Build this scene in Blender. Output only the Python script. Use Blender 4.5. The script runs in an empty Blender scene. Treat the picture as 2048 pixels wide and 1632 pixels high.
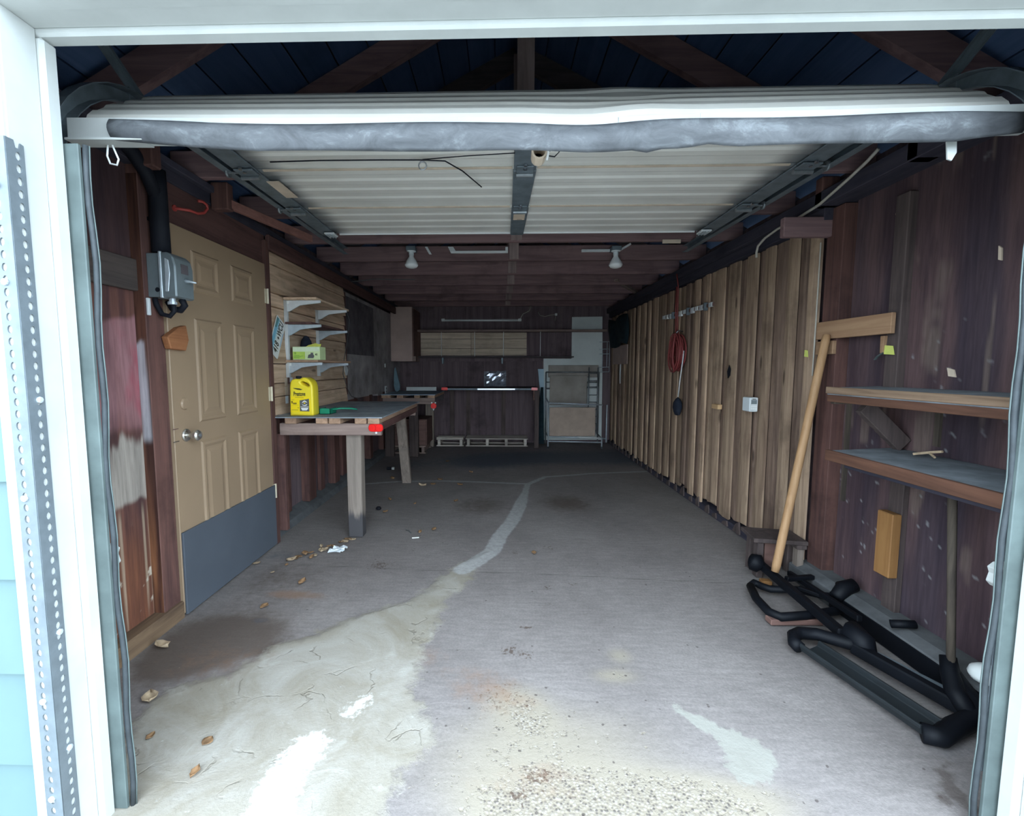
import bpy, bmesh, math, random
import numpy as np
from math import sin, cos, pi, radians, sqrt, atan2
from mathutils import Vector, Matrix

random.seed(7)
sc = bpy.context.scene
COL = sc.collection

# ------------------------------------------------------------------ camera, sky, exposure
F_PX, CX, CY, PITCH, YAW, EYE = 920.0, 976.0, 816.0, radians(5.05), radians(1.5), 1.30
cam = bpy.data.objects.new('camera', bpy.data.cameras.new('camera'))
COL.objects.link(cam)
cam.location = (0, 0, EYE)
cam.rotation_euler = (pi / 2 - PITCH, 0, YAW)
cam.data.sensor_width = 36
cam.data.lens = F_PX / 2048 * 36
cam.data.shift_x = (1024 - CX) / 2048
cam.data.clip_start = 0.02
sc.camera = cam
sc.view_settings.view_transform = 'Standard'
sc.view_settings.look = 'None'
sc.view_settings.gamma = 1
sc.view_settings.use_curve_mapping = False
sc.view_settings.exposure = 2.7

world = bpy.data.worlds.new('world')
sc.world = world
world.use_nodes = True
wn = world.node_tree
wn.nodes.clear()
wo = wn.nodes.new('ShaderNodeOutputWorld')
wb = wn.nodes.new('ShaderNodeBackground')
wb.inputs[0].default_value = (0.70, 0.855, 1.0, 1)
wb.inputs[1].default_value = 1.55
wn.links.new(wb.outputs[0], wo.inputs[0])


def at(px, py, ax, val):
    """the point where the photograph's pixel meets the plane X, Y or Z = val (metres); used to survey the room"""
    f = Vector((-sin(YAW) * cos(PITCH), cos(YAW) * cos(PITCH), -sin(PITCH)))
    r = Vector((cos(YAW), sin(YAW), 0))
    u = r.cross(f)
    d = f + r * ((px - CX) / F_PX) - u * ((py - CY) / F_PX)
    i = 'XYZ'.index(ax)
    c = Vector((0, 0, EYE))
    return c + d * ((val - c[i]) / d[i])


# ------------------------------------------------------------------ materials
def mat_base(name):
    m = bpy.data.materials.new(name)
    m.use_nodes = True
    t = m.node_tree
    t.nodes.clear()
    out = t.nodes.new('ShaderNodeOutputMaterial')
    b = t.nodes.new('ShaderNodeBsdfPrincipled')
    t.links.new(b.outputs[0], out.inputs[0])
    return m, t, b


def N(t, typ, **kw):
    n = t.nodes.new('ShaderNode' + typ)
    for k, v in kw.items():
        setattr(n, k, v)
    return n


def L(t, a, b):
    t.links.new(a, b)


def mixrgb(t, fac, a, b, mode='MIX'):
    n = N(t, 'Mix', data_type='RGBA', blend_type=mode)
    for k, v in ((0, fac), (6, a), (7, b)):
        if hasattr(v, 'is_linked') or hasattr(v, 'links'):
            L(t, v, n.inputs[k])
        else:
            n.inputs[k].default_value = v if k == 0 else (*v, 1)[:4]
    return n.outputs[2]


def math_n(t, op, a, b=0.0, clamp=False):
    n = N(t, 'Math', operation=op, use_clamp=clamp)
    for k, v in ((0, a), (1, b)):
        if hasattr(v, 'links'):
            L(t, v, n.inputs[k])
        else:
            n.inputs[k].default_value = v
    return n.outputs[0]


def noise_n(t, vec, scale, detail=4, rough=.6, dist=0.0):
    n = N(t, 'TexNoise')
    n.inputs['Scale'].default_value = scale
    n.inputs['Detail'].default_value = detail
    n.inputs['Roughness'].default_value = rough
    n.inputs['Distortion'].default_value = dist
    L(t, vec, n.inputs['Vector'])
    return n.outputs['Fac']


def ramp(t, fac, stops):
    n = N(t, 'ValToRGB')
    e = n.color_ramp.elements
    while len(e) < len(stops):
        e.new(.5)
    for k, (p, c) in enumerate(stops):
        e[k].position = p
        e[k].color = (*c, 1)
    L(t, fac, n.inputs[0])
    return n.outputs[0]


def smooth01(t, v, lo, hi):
    n = N(t, 'MapRange', interpolation_type='SMOOTHSTEP')
    n.inputs['From Min'].default_value = lo
    n.inputs['From Max'].default_value = hi
    L(t, v, n.inputs['Value'])
    return n.outputs['Result']


def coords(t, scale=(1, 1, 1), rnd=9.0):
    tc = N(t, 'TexCoord')
    oi = N(t, 'ObjectInfo')
    mp = N(t, 'Mapping')
    mp.inputs['Scale'].default_value = scale
    L(t, tc.outputs['Object'], mp.inputs['Vector'])
    cb = N(t, 'CombineXYZ')
    for k in range(3):
        L(t, math_n(t, 'MULTIPLY', oi.outputs['Random'], rnd * (k + 1)), cb.inputs[k])
    va = N(t, 'VectorMath', operation='ADD')
    L(t, mp.outputs[0], va.inputs[0])
    L(t, cb.outputs[0], va.inputs[1])
    return va.outputs[0], oi.outputs['Random']


def bump(t, b, h, strength=.3, dist=.01):
    n = N(t, 'Bump')
    n.inputs['Strength'].default_value = strength
    n.inputs['Distance'].default_value = dist
    L(t, h, n.inputs['Height'])
    L(t, n.outputs[0], b.inputs['Normal'])


def wood(name, c1, c2, axis='Z', scale=1.0, rough=.75, var=.35, dirt=.35, knots=False):
    m, t, b = mat_base(name)
    s = [16 * scale] * 3
    s['XYZ'.index(axis)] = 1.0 * scale
    v, rnd = coords(t, s)
    g = noise_n(t, v, 1.6, 6, .62, .7)
    col = ramp(t, g, [(.28, c1), (.62, c2)])
    v2, _ = coords(t, (1.5, 1.5, 1.5))
    d = noise_n(t, v2, 1.6, 5, .65)
    dk = math_n(t, 'MULTIPLY', smooth01(t, d, .48, .72), dirt)
    col = mixrgb(t, dk, col, tuple(k * .35 for k in c1))
    if knots:
        s2 = [5.5] * 3
        s2['XYZ'.index(axis)] = 1.4
        v3, _ = coords(t, s2)
        vo = N(t, 'TexVoronoi')
        vo.inputs['Scale'].default_value = 1.3
        L(t, v3, vo.inputs['Vector'])
        k = math_n(t, 'SUBTRACT', 1.0, smooth01(t, vo.outputs['Distance'], .05, .13))
        col = mixrgb(t, math_n(t, 'MULTIPLY', k, .75), col, tuple(q * .25 for q in c1))
    val = math_n(t, 'ADD', math_n(t, 'MULTIPLY', rnd, var), 1 - var / 2)
    cv = N(t, 'CombineColor')
    for k in range(3):
        L(t, val, cv.inputs[k])
    col = mixrgb(t, 1.0, col, cv.outputs[0], 'MULTIPLY')
    L(t, col, b.inputs['Base Color'])
    b.inputs['Roughness'].default_value = rough
    b.inputs['Specular IOR Level'].default_value = .25
    bump(t, b, g, .25, .004)
    return m


def plain(name, col, rough=.6, metal=0.0, var=.15, nscale=14, spec=.4, bmp=0.0):
    m, t, b = mat_base(name)
    v, rnd = coords(t)
    n = noise_n(t, v, nscale, 5, .6)
    lo = tuple(max(0, c * (1 - var)) for c in col)
    hi = tuple(min(1, c * (1 + var)) for c in col)
    L(t, ramp(t, n, [(.3, lo), (.7, hi)]), b.inputs['Base Color'])
    b.inputs['Roughness'].default_value = rough
    b.inputs['Metallic'].default_value = metal
    b.inputs['Specular IOR Level'].default_value = spec
    if bmp:
        bump(t, b, n, bmp, .004)
    return m


def vcol(name, rough=.8, grain=(30, 30, 2), gamt=.25, spec=.25):
    """paint and wear stored per vertex in the attribute Col, with a fine grain over it"""
    m, t, b = mat_base(name)
    a = N(t, 'VertexColor', layer_name='Col')
    v, _ = coords(t, grain)
    g = noise_n(t, v, 2.2, 6, .65, .4)
    k = ramp(t, g, [(.3, (1 - gamt,) * 3), (.7, (1 + gamt,) * 3)])
    L(t, mixrgb(t, 1.0, a.outputs[0], k, 'MULTIPLY'), b.inputs['Base Color'])
    b.inputs['Roughness'].default_value = rough
    b.inputs['Specular IOR Level'].default_value = spec
    bump(t, b, g, .2, .003)
    return m


M = {}
M['plank_v'] = wood('aged_board_vertical', (.20, .125, .088), (.48, .335, .225), 'Z', 1.0, .8, .45, .45, True)
M['plank_v2'] = wood('dark_aged_board', (.115, .072, .056), (.30, .20, .145), 'Z', 1.0, .8, .45, .4, True)
M['plank_h'] = wood('aged_board_lengthwise', (.42, .275, .17), (.72, .52, .36), 'Y', 1.0, .8, .35, .30, True)
M['plank_x'] = wood('aged_board_crosswise', (.42, .32, .24), (.66, .53, .40), 'X', 1.0, .8, .3, .3)
M['red_z'] = wood('red_brown_stud', (.062, .032, .030), (.150, .072, .058), 'Z', 1.0, .8, .35, .5)
M['red_y'] = wood('red_brown_beam', (.070, .036, .034), (.145, .072, .062), 'Y', 1.0, .8, .35, .5)
M['red_x'] = wood('red_brown_joist', (.135, .080, .082), (.235, .145, .140), 'X', 1.0, .8, .35, .4)
M['dark_y'] = wood('dark_plate', (.030, .030, .046), (.060, .052, .068), 'Y', 1.0, .85, .3, .4)
M['dark_z'] = wood('dark_wood', (.050, .037, .036), (.110, .080, .072), 'Z', 1.0, .85, .3, .4)
M['dark_x'] = wood('dark_wood_cross', (.055, .045, .050), (.105, .085, .085), 'X', 1.0, .85, .3, .4)
M['girt'] = wood('soiled_girt', (.040, .032, .030), (.085, .066, .058), 'Y', 1.0, .85, .2, .5)
M['roof'] = wood('roof_boarding', (.045, .085, .165), (.075, .115, .215), 'Y', .7, .9, .3, .3)
M['post_z'] = wood('pale_post', (.19, .135, .125), (.34, .25, .225), 'Z', 1.0, .8, .2, .3)
M['stick'] = wood('red_stick', (.17, .075, .06), (.27, .125, .10), 'Y', 1.0, .8, .1, .2)
M['fresh'] = wood('fresh_pine', (.52, .31, .15), (.70, .46, .25), 'Y', 1.0, .7, .1, .05)
M['new_y'] = wood('pale_pine', (.27, .15, .085), (.37, .225, .13), 'Y', 1.0, .7, .2, .1)
M['new_z'] = wood('orange_pine', (.19, .085, .028), (.29, .145, .052), 'Z', 1.0, .7, .2, .15)
M['handle'] = wood('turned_handle', (.29, .16, .075), (.40, .235, .12), 'Z', 1.4, .55, .1, .05)
M['bench_y'] = wood('bench_board', (.26, .155, .10), (.46, .29, .19), 'Y', 1.0, .8, .3, .3)
M['bench_x'] = wood('bench_beam', (.17, .115, .10), (.31, .225, .19), 'X', 1.0, .8, .2, .4)
M['bench_z'] = wood('bench_leg', (.14, .108, .09), (.27, .215, .175), 'Z', 1.0, .8, .2, .35)
M['grey_z'] = wood('weathered_pole', (.032, .026, .022), (.105, .082, .062), 'Z', 1.0, .85, .2, .3)
M['pallet'] = wood('pallet_wood', (.32, .28, .24), (.58, .51, .44), 'X', 1.0, .85, .4, .3)
M['shelf_top'] = plain('dusty_shelf_top', (.16, .175, .19), .85, 0, .35, 9)
M['shelf_edge'] = wood('shelf_edge_pine', (.11, .068, .042), (.22, .145, .095), 'Y', 1.0, .75, .2, .25)
M['shelf_edge2'] = wood('shelf_edge_cedar', (.060, .028, .018), (.125, .058, .036), 'Y', 1.0, .75, .2, .25)
M['worktop'] = plain('worktop_hardboard', (.28, .31, .335), .75, 0, .3, 7)
M['worktop2'] = plain('rear_worktop', (.28, .36, .41), .7, 0, .2, 7)
M['cardboard'] = plain('cardboard', (.44, .33, .26), .85, 0, .12, 6)
M['cardboard2'] = plain('dull_cardboard', (.31, .27, .235), .85, 0, .2, 4)
M['cabinet'] = plain('brown_cabinet', (.42, .30, .255), .75, 0, .12, 5)
M['drawer'] = wood('red_brown_cabinet', (.10, .055, .046), (.18, .10, .082), 'X', .6, .7, .2, .2)
M['white'] = plain('white_paint', (.70, .70, .68), .55, 0, .05, 8)
M['white_worn'] = plain('worn_white_paint', (.45, .46, .44), .6, 0, .08, 5)
M['white_metal'] = plain('white_metal', (.62, .63, .62), .4, .0, .08, 20)
M['drywall'] = plain('grey_white_board', (.66, .68, .65), .8, 0, .08, 3)
M['foam'] = plain('pale_blue_sheet', (.42, .55, .62), .8, 0, .1, 5)
M['siding'] = plain('pale_teal_siding', (.10, .16, .165), .6, 0, .06, 4)
M['galv_angle'] = plain('galvanised_angle', (.135, .158, .172), .5, .2, .15, 25)
M['galv'] = plain('galvanised_steel', (.52, .57, .60), .42, .35, .12, 25)
M['steel_dark'] = plain('dull_track_steel', (.16, .19, .21), .5, .3, .25, 14)
M['steel_hinge'] = plain('hinge_steel', (.25, .27, .28), .4, .6, .2, 25)
M['chrome'] = plain('bright_metal', (.42, .44, .48), .30, 1.0, .05, 10)
M['nickel'] = plain('knob_metal', (.60, .57, .52), .25, .9, .1, 10)
M['door'] = plain('cream_door_paint', (.315, .218, .138), .5, 0, .06, 2.5)
M['kick'] = plain('slate_kick_plate', (.085, .097, .115), .5, 0, .07, 4)
M['hinge'] = plain('painted_hinge', (.62, .54, .40), .5, .2, .1, 30)
M['box_grey'] = plain('grey_enamel', (.175, .205, .215), .4, .2, .12, 12)
M['black'] = plain('black_plastic', (.010, .011, .016), .65, 0, .2, 10, .2)
M['rack_black'] = plain('black_tube', (.0030, .0038, .0060), .6, 0, .3, 10, .18)
M['tray_black'] = plain('grey_black_tray', (.009, .012, .014), .65, 0, .3, 8)
M['rubber'] = plain('dark_rubber', (.030, .036, .040), .6, 0, .3, 20)
M['green_strip'] = plain('greenish_vinyl', (.085, .108, .104), .6, 0, .3, 6)
M['red_plastic'] = plain('red_reflector', (.85, .015, .012), .25, 0, .08, 60, .6)
M['red_cord'] = plain('red_cord', (.24, .045, .042), .55, 0, .15, 20)
M['red_hook'] = plain('red_hook', (.40, .06, .05), .5, 0, .1, 20)
M['navy'] = plain('navy_cloth', (.018, .022, .035), .9, 0, .3, 25, .2, .4)
M['green_cloth'] = plain('dark_green_cloth', (.012, .024, .030), .9, 0, .3, 15, .2, .4)
M['yellow'] = plain('yellow_plastic', (.88, .68, .035), .35, 0, .03, 5)
M['yellow_label'] = plain('yellow_print', (.90, .66, .010), .4, 0, .02, 5)
M['ink'] = plain('dark_ink', (.03, .03, .015), .5, 0, .1, 30)
M['ink_grey'] = plain('grey_print', (.10, .10, .10), .5, 0, .1, 30)
M['ink_faint'] = plain('faint_print', (.42, .30, .03), .5, 0, .1, 30)
M['print_white'] = plain('white_print', (.75, .75, .72), .5, 0, .05, 30)
M['green_plastic'] = plain('green_plastic', (.010, .22, .12), .4, 0, .12, 12)
M['lime'] = plain('lime_card', (.45, .62, .10), .6, 0, .1, 12)
M['lime_pale'] = plain('pale_lime_card', (.60, .70, .36), .6, 0, .08, 12)
M['lime_yellow'] = plain('yellow_card', (.72, .72, .13), .6, 0, .1, 12)
M['paper'] = plain('paper', (.74, .78, .80), .8, 0, .06, 10)
M['tan_paper'] = plain('tan_label', (.62, .50, .38), .8, 0, .15, 10)
M['tape'] = plain('yellow_tape', (.62, .66, .16), .6, 0, .15, 18)
M['leaf'] = plain('dry_leaf', (.24, .135, .065), .85, 0, .4, 25)
M['leaf_pale'] = plain('pale_dry_leaf', (.42, .31, .20), .85, 0, .35, 25)
M['bulb'] = plain('frosted_bulb', (.90, .90, .88), .35, 0, .03, 5)
M['wire_pale'] = plain('pale_wire', (.42, .38, .32), .6, 0, .1, 20)
M['cream_plastic'] = plain('white_plastic', (.66, .70, .70), .45, 0, .05, 10)
M['concrete'] = plain('curb_concrete', (.10, .102, .104), .9, 0, .25, 9, .2, .4)
M['curb_wood'] = wood('curb_timber', (.10, .062, .040), (.21, .135, .08), 'Y', 1.0, .85, .2, .4)
M['ground'] = plain('driveway_concrete', (.29, .29, .275), .9, 0, .12, 3)
M['hardboard'] = plain('stained_hardboard', (.31, .275, .265), .85, 0, .45, 3.2)
M['hardboard_dark'] = plain('dark_hardboard', (.10, .085, .09), .85, 0, .5, 5)
M['back_ply'] = wood('dark_plywood', (.085, .058, .066), (.165, .118, .122), 'Z', .6, .8, .25, .5)
M['panel_vc'] = vcol('painted_plywood')
M['foil'] = plain('clear_wrap', (.35, .37, .42), .15, .5, .3, 20, .6, .6)

# ------------------------------------------------------------------ mesh building
ORG = {}


def tag(o, label=None, cat=None, group=None, kind=None):
    for k, v in (('label', label), ('category', cat), ('group', group), ('kind', kind)):
        if v:
            o[k] = v
    return o


def thing(name, loc, label=None, cat=None, group=None, kind=None):
    o = bpy.data.objects.new(name, None)
    COL.objects.link(o)
    o.empty_display_size = .05
    o.location = loc
    ORG[o.name] = Vector(loc)
    return tag(o, label, cat, group, kind)


def link_mesh(name, me, mat, parent=None, org=None, smooth=False):
    """link a mesh whose vertices are in room coordinates as one object"""
    if parent is not None:
        org = ORG[parent.name]
    elif org is None:
        vs = me.vertices
        n = max(1, len(vs))
        org = Vector((sum(v.co.x for v in vs) / n, sum(v.co.y for v in vs) / n, min((v.co.z for v in vs), default=0)))
    org = Vector(org)
    me.transform(Matrix.Translation(-org))
    o = bpy.data.objects.new(name, me)
    COL.objects.link(o)
    if mat is not None and not me.materials:
        me.materials.append(mat)
    if smooth:
        me.shade_smooth()
    if parent is not None:
        o.parent = parent
    else:
        o.location = org
    ORG[o.name] = org
    return o


class MB:
    def __init__(self):
        self.v, self.f = [], []

    def add(self, vs, fs):
        k = len(self.v)
        self.v += [tuple(p) for p in vs]
        self.f += [tuple(i + k for i in q) for q in fs]
        return self

    def box(self, x0, x1, y0, y1, z0, z1):
        vs = [(x, y, z) for x in (x0, x1) for y in (y0, y1) for z in (z0, z1)]
        return self.add(vs, [(0, 1, 3, 2), (4, 6, 7, 5), (0, 4, 5, 1), (2, 3, 7, 6), (0, 2, 6, 4), (1, 5, 7, 3)])

    def bar(self, a, b, w, h, up=(0, 0, 1)):
        """a square-edged bar from a to b, w across and h along up"""
        a, b = Vector(a), Vector(b)
        d = (b - a).normalized()
        s = d.cross(Vector(up))
        if s.length < 1e-4:
            s = d.cross(Vector((1, 0, 0)))
        s.normalize()
        u = s.cross(d)
        vs = []
        for p in (a, b):
            for i, j in ((-1, -1), (1, -1), (1, 1), (-1, 1)):
                vs.append(p + s * (i * w / 2) + u * (j * h / 2))
        return self.add(vs, [(0, 3, 2, 1), (4, 5, 6, 7), (0, 1, 5, 4), (1, 2, 6, 5), (2, 3, 7, 6), (3, 0, 4, 7)])

    def tube(self, pts, r, n=8, closed=False, flat=1.0):
        pts = [Vector(p) for p in pts]
        rs = r if isinstance(r, (list, tuple)) else [r] * len(pts)
        vs, fs, m = [], [], len(pts)
        ref = None
        for i, p in enumerate(pts):
            a = pts[(i - 1) % m] if (i or closed) else p
            c = pts[(i + 1) % m] if (i < m - 1 or closed) else p
            d = (c - a).normalized()
            if ref is None:
                ref = d.orthogonal().normalized() if abs(d.z) > .9 else Vector((0, 0, 1))
            s = d.cross(ref)
            if s.length < 1e-5:
                s = d.orthogonal()
            s.normalize()
            u = s.cross(d)
            ref = u
            for k in range(n):
                t = 2 * pi * k / n
                vs.append(p + s * (rs[i] * cos(t)) + u * (rs[i] * flat * sin(t)))
        for i in range(m if closed else m - 1):
            j = (i + 1) % m
            for k in range(n):
                l = (k + 1) % n
                fs.append((i * n + k, i * n + l, j * n + l, j * n + k))
        if not closed:
            fs.append(tuple(range(n))[::-1])
            fs.append(tuple((m - 1) * n + k for k in range(n)))
        return self.add(vs, fs)

    def lathe(self, c, prof, axis='Z', n=16):
        """prof: (radius, height) pairs along the axis from c"""
        c = Vector(c)
        vs, fs = [], []
        for r, h in prof:
            for k in range(n):
                t = 2 * pi * k / n
                p = {'Z': (r * cos(t), r * sin(t), h), 'X': (h, r * cos(t), r * sin(t)), 'Y': (r * sin(t), h, r * cos(t))}[axis]
                vs.append(c + Vector(p))
        for i in range(len(prof) - 1):
            for k in range(n):
                l = (k + 1) % n
                fs.append((i * n + k, i * n + l, (i + 1) * n + l, (i + 1) * n + k))
        fs.append(tuple(range(n))[::-1])
        fs.append(tuple((len(prof) - 1) * n + k for k in range(n)))
        return self.add(vs, fs)

    def extrude(self, poly, d):
        """a flat polygon (3D points in order) pushed along d"""
        n = len(poly)
        d = Vector(d)
        vs = [Vector(p) for p in poly] + [Vector(p) + d for p in poly]
        fs = [tuple(range(n))[::-1], tuple(range(n, 2 * n))]
        fs += [(k, (k + 1) % n, n + (k + 1) % n, n + k) for k in range(n)]
        return self.add(vs, fs)

    def grid(self, pts):
        """rows of 3D points"""
        n = len(pts[0])
        vs = [p for row in pts for p in row]
        fs = [(i * n + k, i * n + k + 1, (i + 1) * n + k + 1, (i + 1) * n + k) for i in range(len(pts) - 1) for k in range(n - 1)]
        return self.add(vs, fs)

    def build(self, name, mat, parent=None, bevel=0.0, smooth=False, org=None):
        me = bpy.data.meshes.new(name)
        me.from_pydata(self.v, [], self.f)
        bm = bmesh.new()
        bm.from_mesh(me)
        bmesh.ops.recalc_face_normals(bm, faces=bm.faces)
        if bevel:
            bmesh.ops.bevel(bm, geom=[e for e in bm.edges if e.is_manifold and e.calc_face_angle(0) > .6], offset=bevel, segments=2 if bevel > .008 else 1, affect='EDGES', clamp_overlap=True)
        bm.to_mesh(me)
        bm.free()
        return link_mesh(name, me, mat, parent, org, smooth)


def box(name, mat, parent, x0, x1, y0, y1, z0, z1, bevel=0.0, org=None):
    return MB().box(x0, x1, y0, y1, z0, z1).build(name, mat, parent, bevel, org=org)


def cut_sheet(name, mat, outline, holes, depth, frame, parent=None, bevel=0.0, org=None):
    """a flat sheet with real holes: 2D outline and hole loops, laid out by frame (origin, right, up, normal)"""
    cu = bpy.data.curves.new(name, 'CURVE')
    cu.dimensions = '2D'
    cu.fill_mode = 'BOTH'
    cu.extrude = depth / 2 - bevel
    cu.offset = -bevel
    cu.bevel_depth = bevel
    cu.bevel_resolution = 2 if bevel > .004 else 0
    for loop in [outline] + holes:
        s = cu.splines.new('POLY')
        s.points.add(len(loop) - 1)
        s.use_cyclic_u = True
        for p, q in zip(s.points, loop):
            p.co = (q[0], q[1], 0, 1)
    tmp = bpy.data.objects.new('tmp', cu)
    COL.objects.link(tmp)
    me = bpy.data.meshes.new_from_object(tmp.evaluated_get(bpy.context.evaluated_depsgraph_get()))
    bpy.data.objects.remove(tmp)
    o, r, u, n = [Vector(q) for q in frame]
    m = Matrix((r, u, n)).transposed().to_4x4()
    m.translation = o
    me.transform(m)
    me.name = name
    me.materials.clear()
    return link_mesh(name, me, mat, parent, org)


def lettering(name, body, mat, size, frame, parent, sx=1.0, extrude=.0006, bold=0.0, align='CENTER'):
    cu = bpy.data.curves.new(name, 'FONT')
    cu.body = body
    cu.size = size
    cu.align_x = align
    cu.align_y = 'CENTER'
    cu.extrude = extrude
    cu.offset = bold
    tmp = bpy.data.objects.new('tmp', cu)
    COL.objects.link(tmp)
    me = bpy.data.meshes.new_from_object(tmp.evaluated_get(bpy.context.evaluated_depsgraph_get()))
    bpy.data.objects.remove(tmp)
    o, r, u, n = [Vector(q) for q in frame]
    m = Matrix((r * sx, u, n)).transposed().to_4x4()
    m.translation = o
    me.transform(m)
    me.name = name
    me.materials.clear()
    return link_mesh(name, me, mat, parent)


# value noise on arrays, for wear masks
def vnoise(x, y, seed=0):
    xi, yi = np.floor(x).astype(np.int64), np.floor(y).astype(np.int64)
    fx, fy = x - xi, y - yi
    fx, fy = fx * fx * (3 - 2 * fx), fy * fy * (3 - 2 * fy)

    def h(a, b):
        n = (a * 374761393 + b * 668265263 + seed * 974634777) & 0x7fffffff
        n = ((n ^ (n >> 13)) * 1274126177) & 0x7fffffff
        return ((n ^ (n >> 16)) & 0xffff) / 65535.0
    return (h(xi, yi) * (1 - fx) + h(xi + 1, yi) * fx) * (1 - fy) + (h(xi, yi + 1) * (1 - fx) + h(xi + 1, yi + 1) * fx) * fy


def fbm(x, y, seed=0, o=4):
    s, a, t = 0, .5, 0
    for k in range(o):
        s = s + a * vnoise(x * 2 ** k, y * 2 ** k, seed + k)
        t += a
        a *= .5
    return s / t


def sstep(a, b, x):
    t = np.clip((x - a) / (b - a), 0, 1)
    return t * t * (3 - 2 * t)


def seg_dist(x, y, pts, closed=False):
    d = np.full(x.shape, 1e9)
    n = len(pts)
    for i in range(n if closed else n - 1):
        ax, ay = pts[i][:2]
        bx, by = pts[(i + 1) % n][:2]
        vx, vy = bx - ax, by - ay
        t = np.clip(((x - ax) * vx + (y - ay) * vy) / (vx * vx + vy * vy + 1e-12), 0, 1)
        d = np.minimum(d, np.hypot(x - ax - t * vx, y - ay - t * vy))
    return d


def poly_sd(x, y, pts):
    ins = np.zeros(x.shape, bool)
    n = len(pts)
    for i in range(n):
        ax, ay = pts[i][:2]
        bx, by = pts[(i + 1) % n][:2]
        if ay != by:
            ins ^= ((ay > y) != (by > y)) & (x < (bx - ax) * (y - ay) / (by - ay) + ax)
    d = seg_dist(x, y, pts, True)
    return np.where(ins, -d, d)


def lerp(a, b, t):
    return a + (np.array(b) - a) * t[..., None]


def painted_panel(name, frame, w, h, step, colfn, mat, parent, thick=.012):
    """a sheet whose paint and wear (colour per vertex) come from colfn(a, b) over its width a and height b"""
    o, r, u, n = [Vector(q) for q in frame]
    na, nb = int(w / step) + 1, int(h / step) + 1
    A, B = np.meshgrid(np.linspace(0, w, na), np.linspace(0, h, nb))
    col = colfn(A, B)
    mb = MB()
    mb.grid([[o + r * float(A[j, i]) + u * float(B[j, i]) for i in range(na)] for j in range(nb)])
    back = MB()
    q = [o - n * thick, o + r * w - n * thick, o + r * w + u * h - n * thick, o + u * h - n * thick]
    f4 = [o, o + r * w, o + r * w + u * h, o + u * h]
    k = len(mb.v)
    mb.add(q + f4, [(0, 3, 2, 1), (0, 1, 5, 4), (1, 2, 6, 5), (2, 3, 7, 6), (3, 0, 4, 7)])
    me = bpy.data.meshes.new(name)
    me.from_pydata(mb.v, [], mb.f)
    at_ = me.color_attributes.new('Col', 'FLOAT_COLOR', 'POINT')
    flat = np.ones((len(mb.v), 4))
    flat[:k, :3] = np.clip(col.reshape(-1, 3), 0, 1)
    flat[k:, :3] = col.reshape(-1, 3).mean(0)
    at_.data.foreach_set('color', flat.astype(np.float32).ravel())
    return link_mesh(name, me, mat, parent)
# ------------------------------------------------------------------ floor
def px_floor(pts):
    return [tuple(at(px, py, 'Z', 0)[:2]) for px, py in pts]


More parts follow.
